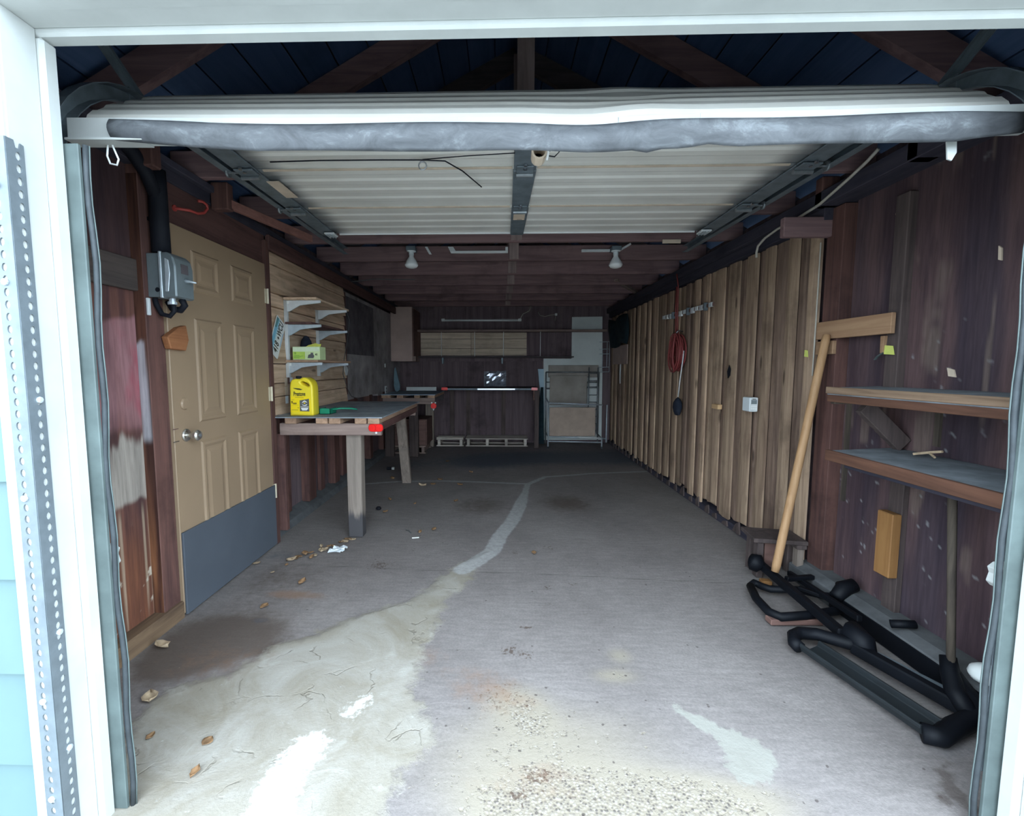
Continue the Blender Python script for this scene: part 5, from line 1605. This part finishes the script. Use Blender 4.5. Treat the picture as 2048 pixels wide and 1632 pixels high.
# ------------------------------------------------------------------ boarded wall fittings
rl = tag(thing('hook_rail', (1.84, 4.6, 1.855), 'long pale tool rail with clips high on the boarded wall', 'rail'))
a, c = at(1326, 636, 'X', 1.84), at(1428, 608, 'X', 1.84)
MB().bar(a, c, .012, .030).build('rail', M['drawer'], rl, .002)
for k in range(13):
    p = a + (c - a) * (k + .5) / 13
    if k % 4 == 3:
        box('clip', M['steel_dark'], rl, 1.815, 1.848, p.y - .012, p.y + .012, p.z - .04, p.z + .03, .003)
    else:
        box('clip', M['print_white'] if k % 2 else M['white_metal'], rl, 1.826, 1.848, p.y - .030, p.y + .030, p.z - .018 - .008 * (k % 3), p.z + .020, .003)
cc = Vector((1.80, 4.80, 1.445))
co = tag(thing('cord_coil', cc, 'coiled red extension cord hanging on the boarded wall', 'cord'))
rc = random.Random(4)
pts = []
for k in range(15 * 18):
    t = 2 * pi * k / 18
    w = k / 18
    ry, rz = .150 + .022 * sin(w * 2.1) - .012 * (w % 3), .190 + .018 * cos(w * 1.7) - .014 * (w % 4)
    pts.append(cc + Vector((-.012 + .05 * (w / 15) - .012 * sin(w * 3), ry * cos(t) + .02 * sin(w * .9), rz * sin(t) - .014 * sin(w))))
MB().tube(pts, .0085, 6).build('coil', M['red_cord'], co, smooth=True)
MB().tube([cc + Vector((-.02, -.04, .20)), cc + Vector((-.03, -.02, .10)), cc + Vector((-.03, .0, -.05)), cc + Vector((-.02, -.03, -.19))], .011, 6).build('wrap', M['red_cord'], co, smooth=True)
MB().tube([cc + Vector((.015, .0, .17)), cc + Vector((.012, .02, .40)), cc + Vector((.010, .02, .68)), cc + Vector((-.01, .02, .80))], .007, 6).build('lead', M['red_cord'], co, smooth=True)
MB().tube([cc + Vector((.015, .05, .17)), cc + Vector((.012, .07, .45)), cc + Vector((.010, .06, .68))], .007, 6).build('lead', M['red_cord'], co, smooth=True)
MB().tube([cc + Vector((.045, -.05, .215)), cc + Vector((.0, -.05, .225)), cc + Vector((-.02, -.05, .20))], .007, 6).build('hook', M['chrome'], co, smooth=True)
bg = tag(thing('hanging_bag', (1.80, 4.75, 1.0), 'small dark navy bag on a white strap below the red coil', 'bag'))
a = at(1367, 718, 'X', 1.815)
b_ = at(1356, 794, 'X', 1.815)
MB().tube([a + Vector((0, 0, .08)), a + Vector((-.01, -.01, .0)), a * .4 + b_ * .6 + Vector((-.005, 0, 0)), b_], .006, 6, False, .5).build('strap', M['print_white'], bg, smooth=True)
mb = MB()
c = at(1355, 812, 'X', 1.80)
prof = [(.002, .085), (.040, .075), (.062, .04), (.066, -.01), (.060, -.055), (.040, -.085), (.002, -.092)]
vs, fs = [], []
for i, (r_, h) in enumerate(prof):
    for k in range(12):
        t = 2 * pi * k / 12
        q = 1 + .10 * sin(k * 2.3 + i) + .06 * cos(k * 1.1 - i * 2)
        vs.append((c.x + .55 * r_ * q * cos(t), c.y + r_ * q * sin(t), c.z + h + .006 * sin(k)))
for i in range(len(prof) - 1):
    for k in range(12):
        l = (k + 1) % 12
        fs.append((i * 12 + k, i * 12 + l, (i + 1) * 12 + l, (i + 1) * 12 + k))
fs += [tuple(range(12))[::-1], tuple(72 + k for k in range(12))]
mb.add(vs, fs).build('pouch', M['navy'], bg, smooth=True)
c = at(1434, 813, 'X', 1.835)
tag(box('wood_block', M['fresh'], None, 1.815, 1.852, c.y - .055, c.y + .055, c.z - .020, c.z + .020, .003), 'small fresh pine block fixed to the boarded wall', 'block')
c = at(1498, 808, 'X', 1.815)
tm = tag(thing('wall_timer', c, 'small white wall timer with grey face on the boarded wall', 'timer'))
box('case', M['cream_plastic'], tm, 1.790, 1.850, c.y - .055, c.y + .045, c.z - .052, c.z + .050, .005)
box('face', M['white_metal'], tm, 1.793, 1.847, c.y - .0565, c.y - .054, c.z - .044, c.z + .042, .001)
box('display', M['box_grey'], tm, 1.800, 1.840, c.y - .0575, c.y - .056, c.z + .004, c.z + .034)
for k in range(6):
    box('key', M['print_white'], tm, 1.801 + .014 * (k % 3), 1.811 + .014 * (k % 3), c.y - .0585, c.y - .056, c.z - .034 + .016 * (k // 3), c.z - .024 + .016 * (k // 3))
box('slot', M['ink'], tm, 1.807, 1.833, c.y - .0575, c.y - .0562, c.z + .037, c.z + .042)
tag(MB().tube([(1.857, 2.790, 2.02), (1.856, 2.789, 1.6), (1.855, 2.790, 1.25)], .004, 6).build('grey_wire', M['wire_pale'], None), 'thin grey wire down the near edge of the boarded wall', 'wire')

# ------------------------------------------------------------------ right foreground
a, c = at(1641, 657, 'X', 1.885), at(1773, 635, 'X', 1.885)
tag(box('nailed_board', M['new_y'], None, 1.868, 1.889, 2.275, 2.80, 1.462, 1.562, .002), 'clean pine board nailed level between two dark studs', 'board')
tag(box('pine_offcut', M['new_y'], None, 1.868, 1.889, 2.655, 2.795, 1.375, 1.450, .002), 'short pine offcut nailed just below the level pine board', 'offcut')
MBt = MB().extrude([(1.885, 2.33, 1.455), (1.885, 2.355, 1.455), (1.885, 2.352, 1.37), (1.885, 2.336, 1.37)], (.018, 0, 0))
tag(MBt.build('pine_splinter', M['new_y'], None, .002), 'narrow pine strip hanging from the right end of the level board', 'strip')
for px, py, X, w, h, lab in ((1778, 700, 1.893, .030, .024, 'yellow green tape scrap under the right end of the level board'), (1612, 707, 1.852, .016, .022, 'yellow tape scrap at the near edge of the boarded wall')):
    c = at(px, py, 'X', X)
    tp = tag(thing('tape_scrap', c, lab, 'tape'))
    MB().extrude([(X, c.y - w, c.z - h), (X, c.y + w, c.z - h * .8), (X, c.y + w * .9, c.z + h), (X, c.y - w * .6, c.z + h * .8)], (.004, 0, 0)).build('flap', M['tape'], tp)
    if X > 1.87:
        MB().tube([(X, c.y + w, c.z - .01), (X - .005, c.y + w + .03, c.z - .03), (X, c.y + w + .05, c.z - .045)], .008, 6, False, .4).build('tail', M['green_strip'], tp)

s1 = tag(thing('side_shelf', (1.75, 1.8, 1.2), 'upper dusty wooden shelf on the right wall', 'shelf'), None, None, 'right wall shelves')
P1 = [(1.560, 1.41), (1.560, 2.235), (1.942, 2.42), (1.942, 1.41)]
MB().extrude([(x, y, 1.170) for x, y in P1], (0, 0, .034)).build('shelf_board', M['shelf_top'], s1, .003)
MB().extrude([(1.556, 1.41, 1.176), (1.556, 2.240, 1.176), (1.572, 2.246, 1.176), (1.572, 1.41, 1.176)], (0, 0, .032)).build('edge_strip', M['shelf_edge'], s1, .002)
MB().extrude([(1.562, 1.41, 1.138), (1.562, 2.236, 1.138), (1.590, 2.246, 1.138), (1.590, 1.41, 1.138)], (0, 0, .036)).build('under_rail', M['shelf_edge2'], s1, .002)
box('end_rail', M['grey_z'], s1, 1.60, 1.94, 2.235, 2.265, 1.125, 1.169, .002)
s2 = tag(thing('side_shelf', (1.75, 1.8, .9), 'lower dusty wooden shelf on the right wall', 'shelf'), None, None, 'right wall shelves')
P2 = [(1.565, 1.41), (1.565, 2.20), (1.942, 2.285), (1.942, 1.41)]
MB().extrude([(x, y, .872) for x, y in P2], (0, 0, .036)).build('shelf_board', M['shelf_top'], s2, .003)
MB().extrude([(1.548, 1.41, .862), (1.548, 2.206, .862), (1.566, 2.210, .862), (1.566, 1.41, .862)], (0, 0, .049)).build('edge_strip', M['shelf_edge2'], s2, .002)
box('under_rail', M['dark_y'], s2, 1.60, 1.64, 1.42, 2.15, .835, .871, .002)
br = tag(MB().bar((1.725, 2.222, 1.118), (1.920, 2.222, .930), .075, .038, (0, 1, 0)).build('shelf_brace', M['dark_z'], None, .003), 'dark diagonal timber brace between the two right wall shelves', 'brace')
tw = tag(thing('twig', (1.90, 2.12, .915), 'curled dry twig on the lower right wall shelf', 'twig'))
MB().tube([(1.84, 2.07, .916), (1.86, 2.01, .935), (1.87, 1.97, .945)], .006, 6).build('stem', M['leaf_pale'], tw)
MB().tube([(1.86, 2.02, .932), (1.84, 1.97, .920)], .005, 6).build('stem', M['leaf_pale'], tw)

tag(box('wood_offcut', M['new_z'], None, 1.870, 1.915, 2.185, 2.275, .285, .600, .004), 'upright orange pine offcut nailed to the right wall', 'offcut')
c = at(1768, 1112, 'X', 1.90)
tag(MB().tube([c + Vector((0, .016 * cos(t), .012 * sin(t))) for t in [2 * pi * k / 12 for k in range(12)]], .004, 6, True).build('ring', M['white_worn'], None), 'small pale ring beside the upright orange offcut', 'ring')

h0, h1 = at(1550, 1143, 'Z', .125), Vector((1.838, 2.665, 1.482))
tag(MB().tube([h0, h0 + (h1 - h0) * .03, h0 + (h1 - h0) * .97, h1], [.020, .023, .022, .018], 14).build('wooden_pole', M['handle'], None, smooth=True), 'long smooth tan wooden pole leaning against the level board', 'pole')
p0, p1 = at(1893, 1335, 'X', 1.755), at(1893, 985, 'X', 1.755)
tag(MB().tube([(1.752, 1.735, .105), (1.755, 1.765, .45), (1.758, 1.80, .838)], [.014, .0135, .015], 10).build('grey_pole', M['grey_z'], None, smooth=True), 'thin weathered grey pole standing from the black frame to the lower shelf', 'pole')

# low step stool
so_ = tag(thing('step_stool', (1.71, 2.88, 0), 'low dark wooden step stool at the foot of the boarded wall', 'stool'))
MB().extrude([(1.555, 2.77, .232), (1.850, 2.72, .232), (1.868, 2.93, .232), (1.585, 2.99, .232)], (0, 0, .026)).build('seat', M['dark_z'], so_, .004)
MB().extrude([(1.790, 2.735, .206), (1.845, 2.725, .206), (1.86, 2.92, .206), (1.80, 2.93, .206)], (0, 0, .026)).build('seat_rail', M['dark_z'], so_, .003)
for xx, yy in ((1.590, 2.79), (1.805, 2.745)):
    box('leg', M['dark_z'] if xx < 1.7 else M['bench_z'], so_, xx, xx + .038, yy, yy + .05, .002 if xx < 1.7 else .002, .232, .003)
    box('leg', M['dark_z'], so_, xx + .02, xx + .058, yy + .13, yy + .17, .002, .232, .003)
box('panel', M['drawer'], so_, 1.640, 1.72, 2.80, 2.815, .05, .22, .002)

# black tubular carrier frame lying along the curb
rk = tag(thing('carrier_frame', (1.6, 2.0, 0), 'black tubular carrier frame lying on the floor along the right wall', 'carrier'))
fl = lambda px, py, z: at(px, py, 'Z', z)
# front tray: a channel with rolled lips
ta, tb_ = Vector((1.405, 2.02, 0)), Vector((1.515, 1.545, 0))
d = (tb_ - ta).normalized()
sd3 = Vector((-d.y, d.x, 0))
sec = [(-.056, .050), (-.056, .062), (-.044, .062), (-.040, .040), (0, .030), (.040, .040), (.044, .062), (.056, .062), (.056, .050), (.046, .024), (0, .016), (-.046, .024)]
MB().extrude([ta + sd3 * a + Vector((0, 0, h)) for a, h in sec], tb_ - ta).build('tray', M['tray_black'], rk, .003)
arc = lambda c, r, a0, a1, z, n=8: [Vector((c[0] + r * cos(radians(a0 + (a1 - a0) * k / n)), c[1] + r * sin(radians(a0 + (a1 - a0) * k / n)), z)) for k in range(n + 1)]
e1 = [ta - sd3 * .052 + Vector((0, 0, .040)), ta - sd3 * .050 - d * .03 + Vector((0, 0, .045)), ta - sd3 * .02 - d * .065 + Vector((0, 0, .055)), ta + sd3 * .02 - d * .070 + Vector((0, 0, .060)), ta + sd3 * .08 - d * .04 + Vector((0, 0, .065)), Vector((1.56, 2.00, .07)), Vector((1.60, 1.985, .075))]
MB().tube(e1, .028, 10).build('end_tube', M['rack_black'], rk, smooth=True)
e2 = [tb_ - sd3 * .045 + d * .0 + Vector((0, 0, .034)), tb_ - sd3 * .01 + d * .030 + Vector((0, 0, .036)), Vector((1.60, 1.555, .040)), Vector((1.70, 1.590, .045)), Vector((1.745, 1.63, .060)), Vector((1.755, 1.69, .085)), Vector((1.755, 1.74, .115))]
MB().tube(e2, .033, 12).build('end_tube', M['rack_black'], rk, smooth=True)
MB().tube([Vector((1.70, 1.60, .05)), Vector((1.70, 1.66, .09)), Vector((1.745, 1.73, .12)), Vector((1.76, 1.76, .17))], [.03, .032, .03, .026], 10).build('bracket', M['rack_black'], rk, smooth=True)
MB().bar((1.575, 1.99, .06), (1.715, 1.60, .05), .045, .05).build('inner_rail', M['rack_black'], rk, .006)
MB().tube([Vector((1.60, 2.06, .05)), Vector((1.605, 2.03, .10)), Vector((1.61, 1.98, .085)), Vector((1.62, 1.95, .04))], [.035, .052, .050, .03], 12).build('clamp', M['rack_black'], rk, smooth=True)
MB().bar((1.640, 2.06, .030), (1.765, 1.70, .040), .006, .03).build('edge_strip', M['steel_dark'], rk)
# long main bar running back
mb0, mb1 = fl(1520, 1128, .09), fl(1686, 1268, .09)
MB().bar(mb0, mb1, .040, .045).build('main_bar', M['rack_black'], rk, .006)
MB().tube([mb0 + Vector((-.055, .0, .02)), mb0 + Vector((-.040, -.02, .02)), mb0 + Vector((-.02, -.05, -.01))], [.045, .058, .035], 12).build('hub', M['rack_black'], rk, smooth=True)
lp_ = [fl(px, py, .05) for px, py in ((1501, 1172), (1512, 1196), (1538, 1224), (1562, 1234), (1610, 1231), (1670, 1222), (1712, 1210))] + [Vector((1.83, 2.40, .09)), Vector((1.86, 2.47, .12))]
MB().tube(lp_, .022, 10).build('hoop', M['rack_black'], rk, smooth=True)
lp2 = [fl(px, py, .05) for px, py in ((1501, 1172), (1508, 1165), (1522, 1172), (1540, 1178))] + [fl(1600, 1180, .06), fl(1650, 1192, .07), fl(1700, 1196, .08)]
MB().tube(lp2, .020, 10).build('hoop', M['rack_black'], rk, smooth=True)
MB().tube([Vector((1.76, 2.36, .10)), Vector((1.83, 2.40, .13)), Vector((1.885, 2.40, .15))], [.030, .040, .034], 12).build('foam_grip', M['rack_black'], rk, smooth=True)
MB().bar(fl(1572, 1158, .10), fl(1626, 1154, .10), .03, .025).build('cross_bar', M['rack_black'], rk, .004)
MB().bar(fl(1596, 1175, .08), fl(1668, 1200, .08), .03, .02).build('cross_bar', M['rack_black'], rk, .004)
MB().bar(fl(1536, 1240, .02), fl(1640, 1240, .02), .055, .03).build('foot_board', M['drawer'], rk, .004)
MB().bar(fl(1578, 1146, .07), fl(1720, 1238, .11), .025, .03).build('side_bar', M['rack_black'], rk, .004)
hp = MB().tube([Vector((1.79, 2.06, .13)), Vector((1.83, 2.04, .14)), Vector((1.875, 2.03, .145))], .018, 10).build('hand_grip', M['rack_black'], rk, smooth=True)
tag(box('rubber_strip', M['rack_black'], None, 1.791, 1.7995, 1.30, 2.45, .001, .088, .003), 'dark rubber strip standing along the right concrete curb', 'strip')  # black strip set against the lower front of the curb
c = fl(1530, 1165, .02)
tag(MB().extrude([(c.x - .03, c.y - .02, .001), (c.x + .03, c.y - .025, .001), (c.x + .035, c.y + .02, .001), (c.x - .02, c.y + .03, .001)], (0, 0, .035)).build('wood_wedge', M['new_z'], None, .004), 'small orange wooden wedge under the far end of the black frame', 'wedge')
c = at(1920, 1345, 'X', 1.87)
mb = MB().lathe(Vector((1.845, 1.70, .113)), [(.001, 0), (.040, .003), (.050, .022), (.044, .044), (.025, .058), (.001, .062)], 'Z', 14)
tag(mb.build('stone', M['drywall'], None, smooth=True), 'smooth pale rounded stone on the right curb behind the grey pole', 'stone')

# ------------------------------------------------------------------ lamps and wires under the roof
for px, lab in ((823, 'white flood bulb hanging left under the ceiling joist'), (1231, 'white flood bulb hanging right under the ceiling joist')):
    c = at(px, 537, 'Y', 4.45)
    fb = tag(thing('flood_bulb', (c.x, 4.45, 2.41), lab, 'light bulb'), None, None, 'flood bulbs under the joists')
    zb = c.z
    MB().lathe(Vector((c.x, 4.45, zb)), [(.001, 0), (.030, .003), (.052, .012), (.063, .028), (.0635, .036), (.058, .050), (.044, .075), (.028, .100), (.022, .112), (.021, .122)], 'Z', 24).build('bulb', M['bulb'], fb, smooth=True)
    sk = MB().lathe(Vector((c.x, 4.45, zb + .120)), [(.024, 0), (.024, .030), (.040, .034), (.045, .040)], 'Z', 16).build('socket', M['cream_plastic'], fb)
    box('junction_box', M['steel_dark'], fb, c.x - .045, c.x + .045, 4.41, 4.519, zb + .160, zb + .20, .003)
p, q = at(902, 503, 'Y', 4.505), at(1016, 503, 'Y', 4.505)
wf_ = tag(thing('metal_strip', p, 'white metal strip frame fixed level on the joist between the bulbs', 'frame'))
box('long_bar', M['white'], wf_, p.x, q.x, 4.495, 4.519, p.z - .018, p.z + .004, .002)
MB().extrude([(p.x, 4.50, p.z - .018), (p.x + .06, 4.50, p.z - .018), (p.x + .02, 4.50, p.z + .045), (p.x - .03, 4.50, p.z + .045)], (0, .018, 0)).build('end_bar', M['white_metal'], wf_, .002)
box('end_bar', M['white'], wf_, q.x - .025, q.x + .0, 4.50, 4.519, p.z - .018, p.z + .04, .002)
p = at(856, 502, 'Y', 4.505)
tag(MB().extrude([(p.x - .03, 4.502, p.z + .04), (p.x - .005, 4.502, p.z + .04), (p.x + .035, 4.502, p.z - .03), (p.x + .01, 4.502, p.z - .03)], (0, .017, 0)).build('white_bracket', M['white_metal'], None, .002), 'short slanted white bracket on the joist right of the left bulb', 'bracket')
p, q = at(1163, 501, 'Y', 4.505), at(1240, 503, 'Y', 4.505)
wt = tag(thing('cable_trunk', p, 'grey white cable trunk on the joist above the right bulb', 'trunking'))
box('trunk', M['white_metal'], wt, p.x, q.x, 4.497, 4.519, p.z - .014, p.z + .010, .002)
MB().bar((q.x - .01, 4.51, p.z - .004), (q.x + .10, 4.51, p.z + .06), .018, .024, (0, 1, 0)).build('branch', M['white_metal'], wt, .002)
p, q = at(1325, 493, 'Y', 3.85), at(1361, 493, 'Y', 3.85)
tag(box('paper_strip', M['tan_paper'], None, p.x, q.x, 3.846, 3.859, p.z + .025, p.z + .055, .001), 'pale tan strip on the joist next to the right track end', 'strip')
pts = [at(px, py, 'X', 1.787) for px, py in ((1757, 298), (1735, 322), (1700, 355), (1640, 408), (1590, 440), (1555, 458), (1530, 476), (1516, 492), (1513, 505), (1513, 515))]
tag(MB().tube(pts, .008, 8).build('roof_cable', M['wire_pale'], None, smooth=True), 'pale cable sagging from the roof to the top of the boarded wall', 'cable')
p, q = at(1928, 193, 'Y', 2.0), at(2000, 155, 'Y', 2.0)
tag(MB().bar((p.x, 2.0, p.z), (q.x + .3, 1.95, q.z + .17), .014, .025).build('roof_batten', M['new_y'], None), 'thin pale batten above the right curved door track', 'batten')
p = at(1428, 544, 'X', 1.80)
c = at(752, 560, 'Y', 5.15)
pts = [at(px, py, 'Y', 5.155) for px, py in ((690, 565), (720, 562), (748, 558), (790, 559), (830, 559))]
tag(MB().tube(pts, .005, 6).build('joist_wire', M['ink_grey'], None), 'thin wire stapled along a joist behind the left bulb', 'wire')

# ------------------------------------------------------------------ litter on the floor
rl_ = random.Random(11)


def leaf(px, py, size, mat, name='dry_leaf'):
    c = at(px, py, 'Z', .004)
    a = rl_.uniform(0, 2 * pi)
    w = size * rl_.uniform(.28, .45)
    cu = rl_.uniform(.10, .30) * size
    rows = []
    for i in range(6):
        s = -1 + 2 * i / 5
        hw = w * max(.05, (1 - s * s) ** .7) * (1 + rl_.uniform(-.2, .2))
        r_ = []
        for j in (-1, -.5, 0, .5, 1):
            x, y = s * size / 2, j * hw
            z = .004 + cu * (abs(j) ** 1.5) * .8 + cu * .6 * (s * s) * rl_.uniform(.4, 1.0)
            r_.append((c.x + x * cos(a) - y * sin(a), c.y + x * sin(a) + y * cos(a), z))
        rows.append(r_)
    o = MB().grid(rows).build(name, M[mat], None, smooth=True)
    md = o.modifiers.new('t', 'SOLIDIFY')
    md.thickness = .0012
    return o


for px, py, s, mt, lab in ((325, 1294, .075, 'leaf_pale', 'large curled tan leaf beside the left timber sill'), (528, 1213, .055, 'leaf', 'brown curled leaf on the floor in front of the grey kick plate'),
                           (604, 1166, .06, 'leaf', 'brown leaf on the rusty spot between the door and the filled crack'), (513, 1127, .05, 'leaf_pale', 'tan leaf against the bottom corner of the kick plate'),
                           (415, 1483, .040, 'leaf', 'orange brown leaf flake on the pale front patch'), (390, 1546, .045, 'leaf', 'dark curled leaf nearest the door threshold on the pale patch'),
                           (301, 1474, .035, 'leaf', 'narrow dark leaf near the left jamb on the pale patch'), (300, 1397, .07, 'leaf_pale', 'long thin dry leaf at the left edge of the pale patch')):
    tag(leaf(px, py, s, mt), lab, 'leaf')
for px, py in ((590, 1117), (600, 1112), (612, 1108), (622, 1105), (632, 1110), (640, 1102), (650, 1100), (658, 1095), (668, 1092), (680, 1086), (690, 1083), (693, 1078), (705, 1078), (620, 1115), (642, 1095), (585, 1120)):
    tag(leaf(px + rl_.uniform(-3, 3), py + rl_.uniform(-2, 2), rl_.uniform(.035, .07), rl_.choice(['leaf', 'leaf_pale'])), 'dry leaf in the drift in front of the near workbench leg', 'leaf', 'leaf drift by the near workbench')
for px, py, s, lab in ((785, 958, .07, 'dry leaf beside the foot of the far workbench leg'), (845, 972, .09, 'longest dry leaf just in front of the cross crack'), (866, 969, .06, 'dry leaf touching the long leaf at the cross crack'),
                       (920, 970, .07, 'pale leaf below the cross crack, left of where the cracks meet'), (912, 1002, .06, 'lone leaf on the brown stain left of the filled crack'), (840, 1065, .05, 'leaf just above the white stick on the floor'),
                       (868, 1060, .05, 'leaf right of the white stick, toward the filled crack'), (780, 1000, .06, 'dry leaf between the two workbench legs'), (771, 1024, .05, 'leaf touching the small dark lump'), (942, 945, .06, 'pale leaf beyond the cross crack on the dark stain'),
                       (895, 923, .07, 'pale leaf farthest in, out on the dark floor'), (880, 960, .06, 'dark leaf lying on the cross crack itself'), (830, 1008, .04, 'tiny leaf in front of the leaning workbench leg'), (1068, 1106, .05, 'small leaf right of the filled crack near the floor joint'),
                       (573, 1130, .03, 'crumb of leaf between kick plate and leaf drift'), (545, 1145, .03, 'leaf crumb close to the foot of the kick plate')):
    tag(leaf(px, py, s, rl_.choice(['leaf', 'leaf', 'leaf_pale'])), lab, 'leaf', 'scattered leaves farther in')
c = at(671, 1104, 'Z', 0)
pp = tag(thing('crumpled_paper', c, 'crumpled white paper scrap at the end of the leaf drift', 'paper'))
rp = random.Random(9)
for k in range(3):
    g = [[(c.x - .045 + .03 * i + rp.uniform(-.006, .006) + .012 * k, c.y - .03 + .022 * j + .01 * k + rp.uniform(-.006, .006), .004 + rp.uniform(0, .022) + .004 * k) for i in range(4)] for j in range(4)]
    o = MB().grid(g).build('fold', M['paper'], pp)
    o.modifiers.new('t', 'SOLIDIFY').thickness = .001
p, q = at(824, 1076, 'Z', .004), at(838, 1075, 'Z', .004)
tag(MB().tube([p, q], .004, 6).build('straw', M['print_white'], None), 'short white stick lying on the floor right of the workbench leg', 'stick')
p, q = at(812, 1060, 'Z', .004), at(822, 1066, 'Z', .006)
tag(MB().tube([p, (p + q) / 2 + Vector((0, .01, .004)), q], .004, 6).build('dark_twig', M['ink_grey'], None), 'short dark twig on the floor beside the white stick', 'twig')
c = at(783, 940, 'Z', 0)
bt = tag(thing('small_bottle', c, 'small dark bottle with white cap lying under the workbench', 'bottle'))
MB().lathe(c + Vector((-.06, 0, .021)), [(.012, 0), (.020, .003), (.020, .055), (.012, .065)], 'X', 12).build('body', M['black'], bt)
MB().lathe(c + Vector((.004, 0, .021)), [(.014, 0), (.018, .002), (.018, .030), (.014, .032)], 'X', 12).build('cap', M['print_white'], bt)
c = at(757, 1019, 'Z', 0)
tag(MB().lathe(Vector((c.x, c.y, .001)), [(.02, 0), (.026, .010), (.018, .024), (.004, .028)], 'Z', 9).build('debris_lump', M['black'], None), 'small dark lump on the floor right of the workbench leg', 'lump')
